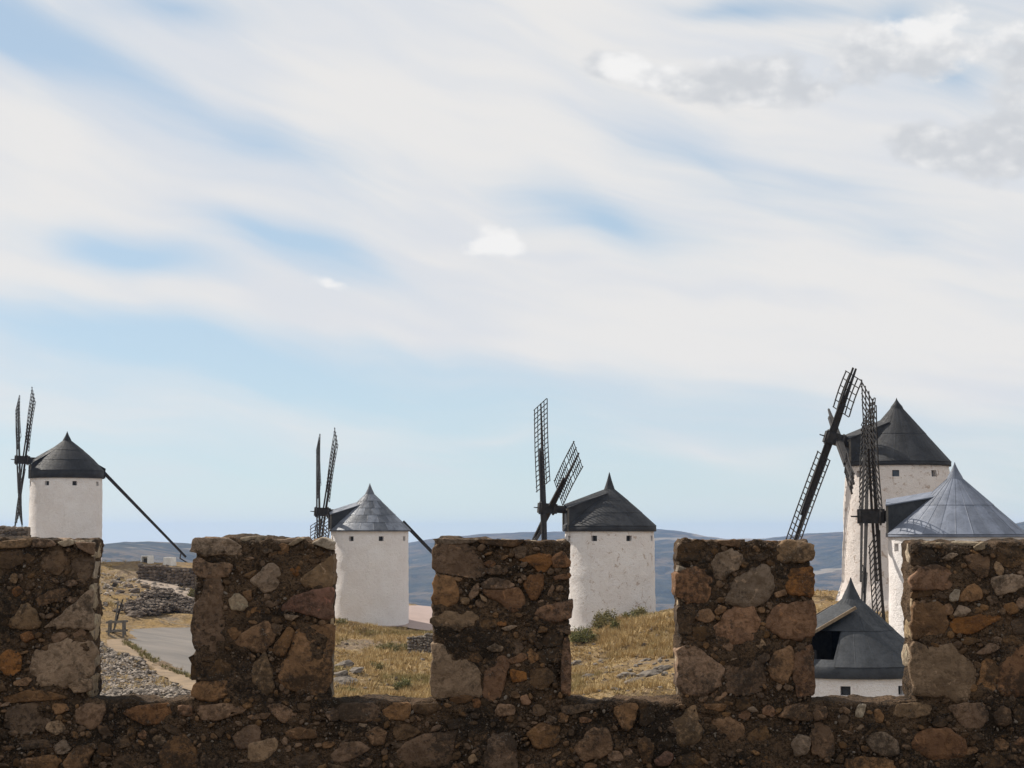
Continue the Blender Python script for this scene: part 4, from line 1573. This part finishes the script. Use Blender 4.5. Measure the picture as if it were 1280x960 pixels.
            for sg, s in ((1, pair[0]), (-1, pair[1])):
                if s is None or s.get('r1', 1) <= s.get('r0', .25): continue
                dd = d * sg
                w = a.cross(dd)
                tw = rad(s.get('twist', 16))
                w2 = w * math.cos(tw) + a * math.sin(tw)
                nn = dd.cross(w2)
                r0, r1 = s.get('r0', 0.25) * Rs, s.get('r1', 0.99) * Rs
                lat = MB()
                wl, wr = s.get('wl', 0.92), s.get('wr', 0.92)
                rails = [-wl, -wl * 0.5, wr * 0.5, wr]
                shift = s.get('skew', 0.0)
                for e in rails:
                    bow = 0.06
                    kk = 4
                    for j in range(kk):
                        f0, f1 = j / kk, (j + 1) / kk
                        lat.bar(c + dd * (r0 + (r1 - r0) * f0 + shift * e) + w2 * e + nn * bow * math.sin(f0 * 3.14), c + dd * (r0 + (r1 - r0) * f1 + shift * e) + w2 * e + nn * bow * math.sin(f1 * 3.14), 0.055 * (0.5 + sw / 2), 0.055 * (0.5 + sw / 2), side=nn)
                nb = int((r1 - r0) / 0.37)
                for j in range(nb + 1):
                    t = r0 + (r1 - r0) * j / nb + r.uniform(-0.02, 0.02)
                    if r.random() < s.get('lost', 0.03): continue
                    tl, tr = wl + r.uniform(0, 0.05), wr + r.uniform(0, 0.05)
                    lat.bar(c + dd * (t - shift * tl) - w2 * tl + nn * 0.05, c + dd * (t + shift * tr) + w2 * tr + nn * 0.05, 0.05 * (0.45 + sw * 0.55), 0.045, side=nn)
                lat.build('sail_lattice', MAT['tarred_wood'], so)
    # ---- tail pole
    if tail:
        x0, z0, xe, zend = tail
        tm = MB()
        tm.box((-Re + 0.45, 0, H + 0.42), (0.5, 0, 0), (0, 0.55, 0), (0, 0, 0.40))
        tm.quads([(-Re - 0.08, -0.6, H + 0.82), (-Re - 0.08, 0.6, H + 0.82), (-Re * 0.62, 0.6, H + 1.55), (-Re * 0.62, -0.6, H + 1.55),
                  (-Re - 0.08, -0.6, H + 0.78), (-Re - 0.08, 0.6, H + 0.78), (-Re * 0.62, 0.6, H + 1.45), (-Re * 0.62, -0.6, H + 1.45)],
                 [(0, 1, 2, 3), (7, 6, 5, 4), (0, 4, 5, 1), (1, 5, 6, 2), (3, 7, 4, 0)])
        if tail_box: tm.build('tail_box', MAT[roof], m)
        po = MB().bar((-x0, 0, H + z0), (-xe, 0, zend), 0.26, 0.28, 0.17, 0.18).build('tail_pole', MAT['tarred_wood'], m)
        k = Vector((-xe, 0, zend)).lerp(Vector((-x0, 0, H + z0)), 0.055)
        MB().bar(k, (k.x + 0.1, 0.02, k.z - 0.55), 0.09, 0.09).bar((k.x + 0.1, 0.02, k.z - 0.52), (-xe - 0.25, 0.02, k.z - 1.0), 0.10, 0.10).build('pole_prop', MAT['tarred_wood'], po)
    return m


def gz(px, D):
    return float(base_height((px - 640) / F * D, D)[0])


S = dict
windmill('white windmill with near black roof and long tail pole sloping to the ground', 83, 598, gz(83, 162) - 0.1, 162, 4.0, R=3.0, Rb=3.05, theta=84.2, tilt=2, phi=-45.6, hub=(3.62, 1.52), Rs=7.35,
         sw=0.5, sails=[S(twist=5), S(twist=14), S(twist=7), S(twist=14)], roof='roof_black', win=-32, bulge=0.16, cap=0.8, skirt=0.62, dormer=(1.35, 2.9, 0.8), tail=(2.6, 1.05, 10.2, 1.05), rows=3, seed=1)
windmill('white windmill with patched grey blue sheet roof beside pale earth forecourt', 462, 664, gz(462, 150) - 0.15, 150, 3.75, R=3.02, Rb=3.08, theta=84, tilt=3.3, phi=-44.8, hub=(3.66, 1.49), Rs=8.1,
         sw=0.5, sails=[S(twist=3), S(twist=-42, r0=.12), S(twist=6), S(twist=-30, r0=.15)], roof='roof_zinc_patched', win=-27, cap=0.85, skirt=0.06, over=0.2, dormer=(1.5, 2.3, 0.85), tail=(2.6, 0.75, 8.6, -0.9 + 2.4), rows=5, sect=18, seed=2, wtop=0.40, tail_box=False, dormer_shade_mat='roof_slate')
windmill('white windmill with dark grey cone roof above dry grass and shrubs', 762, 664, gz(762, 130) - 0.3, 130, 4.0, R=3.02, Rb=3.08, theta=76, tilt=4, phi=-25.2, hub=(4.27, 1.53), Rs=8.1, sw=0.8,
         sails=[S(r0=.2), S(), S(r0=.3), S()], roof='roof_dark', lime='lime_worn', win=-21.5, cap=1.15, skirt=0.34, dormer=(1.75, 2.75, 0.85), rows=3, seed=3, bulge=0.05)
windmill('tall worn windmill with black cone roof and one broken sail', 1122, 583, -3.75, 110, 3.95, R=3.02, Rb=3.28, flare=0.12, theta=77.2, tilt=17, phi=19.4, hub=(3.55, 1.55), Rs=8.8,
         sails=[S(stock=.49, r0=.19, r1=.44, twist=30, wl=.85, wr=.75), S(r0=.13, twist=-26, wl=.8, wr=.6), S(stock=.97, r0=.5, r1=.95, twist=14, wl=.6, wr=.5), S(stock=.8, r0=.3, r1=.3)],
         roof='roof_dark', lime='lime_patchy', win=-1.5, glass='window_glass', cap=0.6, skirt=0.2, over=0.12, dormer=(1.75, 2.7, 0.9), rows=2, plinth=True, seed=4)
windmill('white windmill with pale blue grey zinc roof and four dark sails', 1195, 671, gz(1195, 88) - 0.2, 88, 3.42, R=3.05, Rb=3.1, theta=90, tilt=-0.5, phi=-46, hub=(3.77, 0.95), Rs=7.55, sw=0.5, dormer_shade_mat='roof_slate',
         sails=[S(r0=.2, wl=.95, wr=.95, twist=22), S(r0=.45, wl=.3, wr=.2, lost=.5), S(r0=.15, wl=.95, wr=.95, twist=20), S(r0=.15, wl=.25, wr=.95, twist=22)], roof='roof_zinc', win=-14, cap=0.75, skirt=0.1, over=0.12, dormer=(1.65, 2.05, 0.85), rows=2, sect=26, seed=5)
windmill('low standing windmill with dark slate grey roof and no sails', 1065, 841.5, gz(1065, 78) - 0.3, 78, 3.86, R=3.0, Rb=3.06, theta=65, tilt=5, roof='roof_slate', win=-5.2, cap=0.85, skirt=0.42, over=0.15,
         dormer=(1.35, 2.85, 1.0), rows=2, sect=24, seed=6, dormer_open=True, hole=(-30, 48))


# ------------------------------------------------------------------ rocks, rubble, walls
def rock_geo(c, sx, sy, sz, r, jit=0.22, rotz=None):
    a = r.uniform(0, 6.28) if rotz is None else rotz
    vs = []
    for p in ICO:
        k = 1 + r.uniform(-jit, jit)
        x, y, z = p[0] * sx * k, p[1] * sy * k, p[2] * sz * k
        vs.append((c[0] + x * math.cos(a) - y * math.sin(a), c[1] + x * math.sin(a) + y * math.cos(a), c[2] + z))
    return vs, ICF


def rock_field(name, pxpoly, n, smin, smax, mat, label, cat, seed, heap=0.0):
    poly = poly_px(pxpoly)
    r = random.Random(seed)
    x0, x1 = min(p.x for p in poly), max(p.x for p in poly)
    y0, y1 = min(p.y for p in poly), max(p.y for p in poly)
    nr = np.random.default_rng(seed)
    X_ = nr.uniform(x0, x1, n * 5); Y_ = nr.uniform(y0, y1, n * 5)
    k = inside(poly, X_, Y_)
    X_, Y_ = X_[k][:n], Y_[k][:n]
    Z_ = height(X_, Y_)
    # heaps are higher towards the middle of their outline
    if heap:
        cx, cy = sum(p.x for p in poly) / len(poly), sum(p.y for p in poly) / len(poly)
        e = np.clip(1 - np.maximum(np.abs(X_ - cx) / ((x1 - x0) / 2), np.abs(Y_ - cy) / ((y1 - y0) / 2)), 0, 1)
        Z_ = Z_ + heap * np.sqrt(e) * nr.uniform(0.2, 1.0, len(e))
    V_, F_ = [], []
    for x, y, z in zip(X_, Y_, Z_):
        s = smin + (smax - smin) * r.random() ** 2
        vs, fs = rock_geo((x, y, z + s * 0.15), s * r.uniform(.8, 1.4), s * r.uniform(.8, 1.2), s * r.uniform(.5, .9), r, 0.3)
        b = len(V_)
        V_ += vs
        F_ += [tuple(b + i for i in f) for f in fs]
    o = mesh_obj(name, V_, F_, mat)
    return tag(o, label, cat, kind='stuff')


rock_field('gravel', [(60, 800), (118, 806), (150, 821), (176, 833), (215, 853), (243, 866), (290, 882), (290, 900), (60, 900)], 15000, 0.035, 0.11, MAT['rubble_rock'], 'slope of loose grey brown broken stone below the road verge', 'gravel', 4)
rock_field('rubble_mound', [(150, 768), (165, 757), (195, 748), (222, 748), (243, 757), (260, 772), (200, 773), (165, 774)], 2600, 0.05, 0.20, MAT['mound_rock'], 'dark mound of earth and rubble behind the road bend', 'rubble', 5, 0.9)
rock_field('scattered_stones', [(125, 712), (240, 735), (240, 750), (160, 752), (125, 765)], 260, 0.06, 0.28, MAT['rubble_rock'], 'loose stones scattered over the earth slope beside the track', 'stones', 6)
rock_field('scattered_stones', [(400, 800), (560, 800), (560, 875), (400, 875)], 200, 0.03, 0.15, MAT['field_rock'], 'small stones scattered in dry grass below the patched roof mill', 'stones', 7)
rock_field('scattered_stones', [(700, 800), (850, 785), (850, 875), (700, 875)], 260, 0.03, 0.15, MAT['field_rock'], 'small stones scattered in dry grass below the shrubs', 'stones', 8)


def rock_thing(px, py, sx, sy, sz, label, group, seed, mat='field_rock'):
    p = hit(px, py)
    r = random.Random(seed)
    bm = bmesh.new()
    bmesh.ops.create_icosphere(bm, subdivisions=3, radius=1.0)
    co = np.array([v.co for v in bm.verts])
    n = fbm(co + seed, 1.3, 3, seed, 0.6)
    st = np.round(co[:, 2] * 3 + fbm(co + seed, 1.0, 2, 5) * 0.8) / 3
    for v, d, s in zip(bm.verts, n, st):
        k = 1 + 0.28 * d
        v.co = Vector((v.co.x * sx * k, v.co.y * sy * k, (0.55 * v.co.z + 0.45 * s) * sz * k))
    me = bpy.data.meshes.new('rock')
    bm.to_mesh(me); bm.free()
    z = float(height(p.x, p.y)[0])
    o = link_mesh('rock', me, MAT[mat], None, False, (p.x, p.y, z + sz * 0.12))
    o.rotation_euler = (r.uniform(-.12, .12), rad(-9) + r.uniform(-.1, .1), r.uniform(-.3, .3))
    return tag(o, label, 'rock', group)


k = 100
for px, py, a in [(422, 846, .5), (430, 838, .4), (436, 850, .5), (441, 834, .38), (426, 854, .55), (444, 843, .35)]:
    rock_thing(px, py, a * 1.3, a, a * 0.6, 'pale grey rock of the small outcrop at the foot of the grassy slope', 'outcrop rocks below the patched roof mill', k); k += 1
rock_thing(440, 800, .42, .35, .32, 'lone pale boulder in dry grass below the patched roof mill', None, k); k += 1
for px, py, a in [(720, 828, .45), (716, 845, .4), (735, 846, .45), (782, 842, .5), (792, 850, .55), (812, 839, .7), (828, 836, .5), (830, 822, .45), (806, 825, .35), (745, 858, .35), (822, 850, .4)]:
    rock_thing(px, py, a * 0.9, a * 0.55, a * 0.34, 'flat grey rock ledge cropping out of the dry grass slope below the shrubs', 'rock ledges on the grass slope', k); k += 1
for px, py, a in [(145, 768, .4), (157, 763, .45), (168, 740, .5), (182, 735, .4), (160, 733, .45), (150, 745, .4), (200, 732, .35), (165, 775, .5)]:
    rock_thing(px, py, a * 0.8, a * 0.65, a * 0.42, 'dark weathered rock on the bare slope above the road bend', 'rocks above the road bend', k, 'mound_rock'); k += 1


def rubble_wall(name, p, q, h0, h1, thick, label, seed, mat='rubble_rock', size=0.28, cat='stone wall'):
    """dry stone wall between two ground points: a core and its stones as one rough mass"""
    r = random.Random(seed)
    p, q = Vector(p), Vector(q)
    L = (q - p).length
    d = (q - p).normalized()
    s = Vector((-d.y, d.x, 0))
    root = empty(name, p, label, cat)
    MB().quads([(0, 0, 0)], []) if False else None
    core = MB()
    c = (q - p) / 2
    core.quads([(-s * thick / 2 * .8) + Vector((0, 0, -1.2)), (s * thick / 2 * .8) + Vector((0, 0, -1.2)), (s * thick / 2 * .8) + Vector((0, 0, h0 * .93)), (-s * thick / 2 * .8) + Vector((0, 0, h0 * .93)),
                (q - p) + (-s * thick / 2 * .8) + Vector((0, 0, -1.2)), (q - p) + (s * thick / 2 * .8) + Vector((0, 0, -1.2)), (q - p) + (s * thick / 2 * .8) + Vector((0, 0, h1 * .93)), (q - p) + (-s * thick / 2 * .8) + Vector((0, 0, h1 * .93))],
               [(0, 1, 2, 3), (7, 6, 5, 4), (0, 4, 5, 1), (1, 5, 6, 2), (2, 6, 7, 3), (3, 7, 4, 0)])
    core.build('wall_core', MAT['wall_rough'], root)
    V_, F_ = [], []
    u = 0.0
    while u < L:
        t = u / L
        h = h0 + (h1 - h0) * t
        z = -0.5
        while z < h:
            sz = size * r.uniform(.5, .9)
            for sd in (-1, 1):
                c = d * (u + r.uniform(-.1, .1)) + s * (sd * thick / 2 * .85) + Vector((0, 0, z + (q.z - p.z) * t + sz * .5))
                vs, fs = rock_geo(c, size * r.uniform(.5, .85), size * r.uniform(.35, .5), sz * .62, r, .22, math.atan2(d.y, d.x))
                b = len(V_); V_ += vs; F_ += [tuple(b + i for i in f) for f in fs]
            z += sz * 1.02
        c = d * u + Vector((0, 0, h + (q.z - p.z) * t - 0.02))
        vs, fs = rock_geo(c, size * .75, thick * .55, size * .4, r, .22, math.atan2(d.y, d.x))
        b = len(V_); V_ += vs; F_ += [tuple(b + i for i in f) for f in fs]
        u += size * 1.05
    o = mesh_obj('wall_stones', V_, F_, MAT[mat], root)
    tag(o, kind='stuff')
    return root


a = at(176, 722, 148); b = at(262, 731, 146)
rubble_wall('low_stone_wall', a, b, 1.0, 1.3, 0.6, 'low dark rubble wall carrying two white blocks beside the earth track', 3, 'mound_rock', 0.32)
a = at(517, 822, 119); b = at(560, 822, 117)
rubble_wall('rubble_wall_stub', a, b, 1.2, 1.35, 0.7, 'short pale rubble wall end standing in dry grass', 5, 'field_rock', 0.26)
a = at(-60, 674, 128); b = at(36.5, 675, 128)
rubble_wall('stone_bank_wall', a, b, 0.9, 0.82, 0.8, 'rough brown stone wall beside the black roofed mill', 6, 'mound_rock', 0.36)
# the ground under that bank
mbk = MB()
bank_p, bank_q = at(-140, 674, 129), at(36, 674, 129)
vs, fs = [], []
nb, mbn = 26, 10
for j in range(mbn + 1):
    for i in range(nb + 1):
        t = i / nb; w = j / mbn * 2 - 1
        x = bank_p.x + (bank_q.x - bank_p.x) * t
        y = 129 + w * 9
        hgt = max(0.0, 1 - abs(w) ** 1.6) * min(1.0, (1 - t) * 26)
        gzv = float(base_height(x, y)[0])
        vs.append((x, y, gzv - 0.4 + (bank_p.z + 0.05 - gzv + 0.4) * hgt + 0.05 * math.sin(i * 2.1 + j)))
for j in range(mbn):
    for i in range(nb):
        q = j * (nb + 1) + i
        fs.append((q, q + 1, q + nb + 2, q + nb + 1))
tag(mesh_obj('earth_bank', vs, fs, MAT['ground'], smooth=True), 'earth bank under the rough stone wall left of the black roofed mill', 'bank', kind='structure')


def white_block(px, py, D, w, h, label, hole):
    """whitewashed masonry block, tapering a little, one with an opening"""
    p = at(px, py, D)
    root = empty('white_block', p, label, 'white block')
    root.rotation_euler = (0, 0, rad(-35))
    bm = bmesh.new()
    bmesh.ops.create_cube(bm, size=1.0)
    for v in bm.verts:
        k = 0.86 if v.co.z > 0 else 1.0
        v.co = Vector((v.co.x * w * k, v.co.y * w * 0.8 * k, (v.co.z + 0.5) * (h + 0.5) - 0.5))
    if hole:
        f = [f for f in bm.faces if f.normal.y < -0.5][0]
        bmesh.ops.inset_region(bm, faces=[f], thickness=w * 0.17)
        r_ = bmesh.ops.extrude_discrete_faces(bm, faces=[f])['faces']
        for f in r_:
            bmesh.ops.translate(bm, verts=f.verts[:], vec=(0, 0.35, 0))
    bmesh.ops.bevel(bm, geom=[e for e in bm.edges if abs(e.calc_face_angle(0)) > 1.2], offset=0.03, segments=2, affect='EDGES')
    me = bpy.data.meshes.new('masonry')
    bm.to_mesh(me); bm.free()
    link_mesh('masonry', me, MAT['white_paint'], root)
    if hole:
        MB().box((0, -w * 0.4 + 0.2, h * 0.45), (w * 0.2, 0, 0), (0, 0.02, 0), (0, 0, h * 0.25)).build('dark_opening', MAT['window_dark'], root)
    return root


white_block(184, 706, 157, 0.95, 0.75, 'white masonry block with dark square opening by the low wall', True)
white_block(212, 706, 157, 0.95, 0.62, 'plain white masonry block under the end of the tail pole', False)


# small weathered barrier beside the road
p = hit(146, 797)
bar = empty('wooden_barrier', (p.x, p.y, p.z), 'small weathered wooden barrier with one tall leaning post beside the road', 'barrier')
for dx, dy in ((-0.42, -0.25), (0.42, -0.25), (-0.42, 0.25), (0.42, 0.25)):
    MB().bar((dx, dy, -0.3), (dx * .9, dy * .9, 0.95), 0.10, 0.10).build('leg', MAT['grey_wood'], bar)
for z in (0.35, 0.85):
    for dy in (-0.28, 0.28):
        MB().bar((-0.55, dy, z), (0.55, dy, z + 0.04), 0.07, 0.11).build('rail', MAT['grey_wood'], bar)
MB().bar((-0.30, 0.08, 0.0), (0.28, 0.1, 2.1), 0.10, 0.10, 0.06, 0.06).build('post', MAT['tarred_wood'], bar)
MB().bar((-0.15, 0.0, 0.4), (0.05, 0.0, 2.0), 0.10, 0.08).build('brace', MAT['grey_wood'], bar)


# ------------------------------------------------------------------ plants
def blades(x, y, z, h, spread, n, nr, width):
    """a tuft of n bent blades at each point: arrays of vertices and triangles"""
    m_ = len(x)
    base = np.column_stack([x, y, z])
    V_, F_ = [], []
    off = 0
    for b in range(n):
        a = nr.uniform(0, 6.283, m_)
        rr = nr.uniform(0, 0.5, m_) * spread
        lean = nr.uniform(0.3, 1.0, m_) * spread
        hh = h * nr.uniform(0.6, 1.1, m_)
        d = np.column_stack([np.cos(a), np.sin(a), np.zeros(m_)])
        s = np.column_stack([-np.sin(a), np.cos(a), np.zeros(m_)])
        p0 = base + d * rr[:, None] - np.array([0, 0, 0.03])
        tip = p0 + d * lean[:, None]; tip[:, 2] += hh
        w = width * nr.uniform(.7, 1.3, m_)
        V_.append(np.stack([p0 - s * w[:, None] / 2, p0 + s * w[:, None] / 2, tip], 1).reshape(-1, 3))
        F_.append(np.arange(m_ * 3).reshape(-1, 3) + off)
        off += m_ * 3
    return np.concatenate(V_), np.concatenate(F_)


nr = np.random.default_rng(5)
n = 120000
gx = nr.uniform(-44, 30, n); gy = nr.uniform(82, 150, n)
dens = fbm(np.column_stack([gx, gy, np.zeros(n)]), 0.13, 3, 44) + 0.35 * fbm(np.column_stack([gx, gy, np.zeros(n)]), 0.6, 2, 48)
pxs_ = gx / gy * F + 640
keep = (dens + nr.normal(0, 0.25, n) > -0.22) & (soft_mask(gx, gy) > 0)
keep &= ~((pxs_ < 300) & (nr.random(n) < 0.86))
keep &= ~((pxs_ > 900) & (nr.random(n) < 0.5))
for px, D in ((83, 162), (462, 150), (762, 130), (1122, 110), (1195, 88), (1065, 78)):
    keep &= np.hypot(gx - (px - 640) / F * D, gy - D) > 3.4
gx, gy, dens = gx[keep], gy[keep], dens[keep]
gzv = height(gx, gy)
hgt = 0.10 + 0.22 * np.clip(dens + 0.2, 0, 1) * nr.uniform(.5, 1.3, len(gx))
v1, f1 = blades(gx, gy, gzv, hgt, 0.17, 7, nr, 0.045)
# taller golden clumps on the hump and beside the rubble wall end
tx, ty = [], []
for pxl, cnt in (([(745, 800), (775, 782), (838, 770), (860, 775), (860, 830), (800, 822), (760, 822)], 520), ([(470, 800), (515, 800), (545, 830), (545, 872), (470, 872), (450, 830)], 300),
                 ([(413, 783), (470, 785), (470, 800), (413, 812)], 160), ([(712, 850), (836, 855), (836, 872), (712, 872)], 120), ([(122, 700), (160, 700), (160, 712), (122, 730)], 60)):
    pp = poly_px(pxl)
    ux = nr.uniform(min(q.x for q in pp), max(q.x for q in pp), cnt * 4); uy = nr.uniform(min(q.y for q in pp), max(q.y for q in pp), cnt * 4)
    kk = inside(pp, ux, uy)
    tx.append(ux[kk][:cnt]); ty.append(uy[kk][:cnt])
tx, ty = np.concatenate(tx), np.concatenate(ty)
v2, f2 = blades(tx, ty, height(tx, ty), nr.uniform(0.25, 0.55, len(tx)), 0.3, 20, nr, 0.045)
f1 = np.concatenate([f1, f2 + len(v1)]); v1 = np.concatenate([v1, v2])
me = bpy.data.meshes.new('dry_grass')
me.vertices.add(len(v1)); me.vertices.foreach_set('co', v1.ravel())
me.loops.add(len(f1) * 3); me.loops.foreach_set('vertex_index', f1.ravel())
me.polygons.add(len(f1)); me.polygons.foreach_set('loop_start', np.arange(0, len(f1) * 3, 3)); me.polygons.foreach_set('loop_total', np.full(len(f1), 3))
me.update(calc_edges=True)
tag(link_mesh('dry_grass', me, MAT['dry_grass']), 'straw coloured dry grass covering the hillside below the mills', 'grass', kind='stuff')


def shrub(px, py, w, h, label, mat, seed, group=None, at_d=None):
    p = hit(px, py)
    z = float(height(p.x, p.y)[0])
    nr = np.random.default_rng(seed)
    root = empty('shrub', (p.x, p.y, z), label, 'shrub', group)
    st = MB()
    r = random.Random(seed)
    for i in range(7):
        a = r.uniform(0, 6.28)
        st.bar((0, 0, -0.05), (math.cos(a) * w * .3, math.sin(a) * w * .3, h * r.uniform(.5, .8)), 0.04, 0.04, 0.015, 0.015)
    st.build('stem', MAT['grey_wood'], root)
    m_ = int(900 * w * h + 350)
    cl = nr.normal(0, 1, (14, 3)); cl /= np.linalg.norm(cl, axis=1)[:, None]
    cl *= nr.uniform(.35, .8, 14)[:, None]; cl[:, 2] = np.abs(cl[:, 2])
    c = cl[nr.integers(0, 14, m_)] + nr.normal(0, 0.20, (m_, 3))
    c[:, 2] = np.maximum(c[:, 2], 0.02)
    c = c * np.array([w / 2, w / 2, h * 0.9])
    a = nr.normal(0, 1, (m_, 3)); a /= np.linalg.norm(a, axis=1)[:, None]
    a[:, 2] = np.abs(a[:, 2])
    b = np.cross(a, nr.normal(0, 1, (m_, 3))); b /= np.linalg.norm(b, axis=1)[:, None]
    s = nr.uniform(.05, .11, m_)[:, None]
    V_ = np.stack([c - b * s * .35, c + b * s * .35, c + a * s * 1.6], 1).reshape(-1, 3)
    F_ = np.arange(m_ * 3).reshape(-1, 3)
    mesh_obj('foliage', V_.tolist(), F_.tolist(), MAT[mat], root)
    return root


shrub(730, 806, 1.7, 1.1, 'rounded green shrub in front of the dark grey roofed mill', 'leaf_green', 1)
shrub(752, 789, 1.5, 1.0, 'grey olive shrub against the wall of the dark grey roofed mill', 'leaf_olive', 2)
shrub(762, 785, 1.1, 1.0, 'twiggy olive shrub adjoining the grey olive shrub by the mill', 'leaf_olive', 3)
shrub(769, 791, 0.9, 0.6, 'low dark shrub on the slope just below the olive shrubs', 'leaf_green', 4)
shrub(786, 779, 1.0, 0.55, 'small green shrub on the crest of the grassy hump', 'leaf_green', 5)
shrub(801, 774, 1.2, 0.6, 'wide brownish shrub on the crest of the grassy hump', 'leaf_olive', 6)
shrub(820, 806, 1.0, 0.4, 'low olive shrub beside the rock ledges on the hump', 'leaf_olive', 7)
shrub(424, 787, 1.6, 0.55, 'yellow green shrub at the foot of the patched roof mill', 'leaf_olive', 8)
shrub(442, 789, 1.5, 0.5, 'dry golden shrub at the foot of the patched roof mill', 'leaf_dry', 9)
shrub(455, 793, 1.4, 0.45, 'low straw coloured shrub spreading towards the forecourt', 'leaf_dry', 10)
shrub(483, 812, 1.3, 0.55, 'olive shrub in the grass left of the rubble wall end', 'leaf_olive', 11)
shrub(502, 813, 1.4, 0.6, 'dark olive shrub right beside the rubble wall end', 'leaf_olive', 12)
shrub(468, 834, 1.3, 0.45, 'flat grey green shrub in the middle of the grassy slope', 'leaf_olive', 13)
shrub(504, 858, 1.0, 0.65, 'single round green tussock in pale dry grass', 'leaf_green', 14)
shrub(430, 866, 1.5, 0.35, 'low yellow green shrub below the grey outcrop', 'leaf_olive', 15)
shrub(6, 659, 0.8, 0.5, 'small yellowish shrub on top of the rough stone wall', 'leaf_dry', 16)
shrub(240, 745, 0.9, 0.6, 'yellow green shrub at the end of the low dark wall', 'leaf_olive', 17)
shrub(140, 704, 1.9, 0.7, 'dry golden shrub beside the foot of the black roofed mill', 'leaf_dry', 18)

# grass fringe along the road edge
fr = poly_px([(158, 803), (170, 812), (188, 824), (213, 837), (243, 850)])
fx, fy = [], []
for a, b in zip(fr[:-1], fr[1:]):
    for k in range(int((b - a).length * 9)):
        t = nr.random()
        fx.append(a.x + (b.x - a.x) * t + nr.normal(0, .16)); fy.append(a.y + (b.y - a.y) * t + nr.normal(0, .16))
fx, fy = np.array(fx), np.array(fy)
v1, f1 = blades(fx, fy, base_height(fx, fy), np.full(len(fx), 0.22), 0.14, 8, nr, 0.05)
tag(mesh_obj('verge_grass', v1.tolist(), f1.tolist(), MAT['leaf_olive']), 'thin line of green grass along the edge of the road', 'grass', kind='stuff')

# ------------------------------------------------------------------ air
hz = MB().box((0, 3600, -62), (8200, 0, 0), (0, 4400, 0), (0, 0, 106))
hm = bpy.data.materials.new('haze_air')
hm.use_nodes = True
hm.node_tree.nodes.clear()
pv = hm.node_tree.nodes.new('ShaderNodeVolumePrincipled')
pv.inputs['Color'].default_value = (0.34, 0.54, 0.95, 1)
pv.inputs['Density'].default_value = 0.000075
pv.inputs['Anisotropy'].default_value = 0.2
mo = hm.node_tree.nodes.new('ShaderNodeOutputMaterial')
hm.node_tree.links.new(pv.outputs[0], mo.inputs['Volume'])
haze = hz.build('haze', hm)
tag(haze, 'thin pale blue haze lying over the plain and hills', 'haze', kind='stuff')
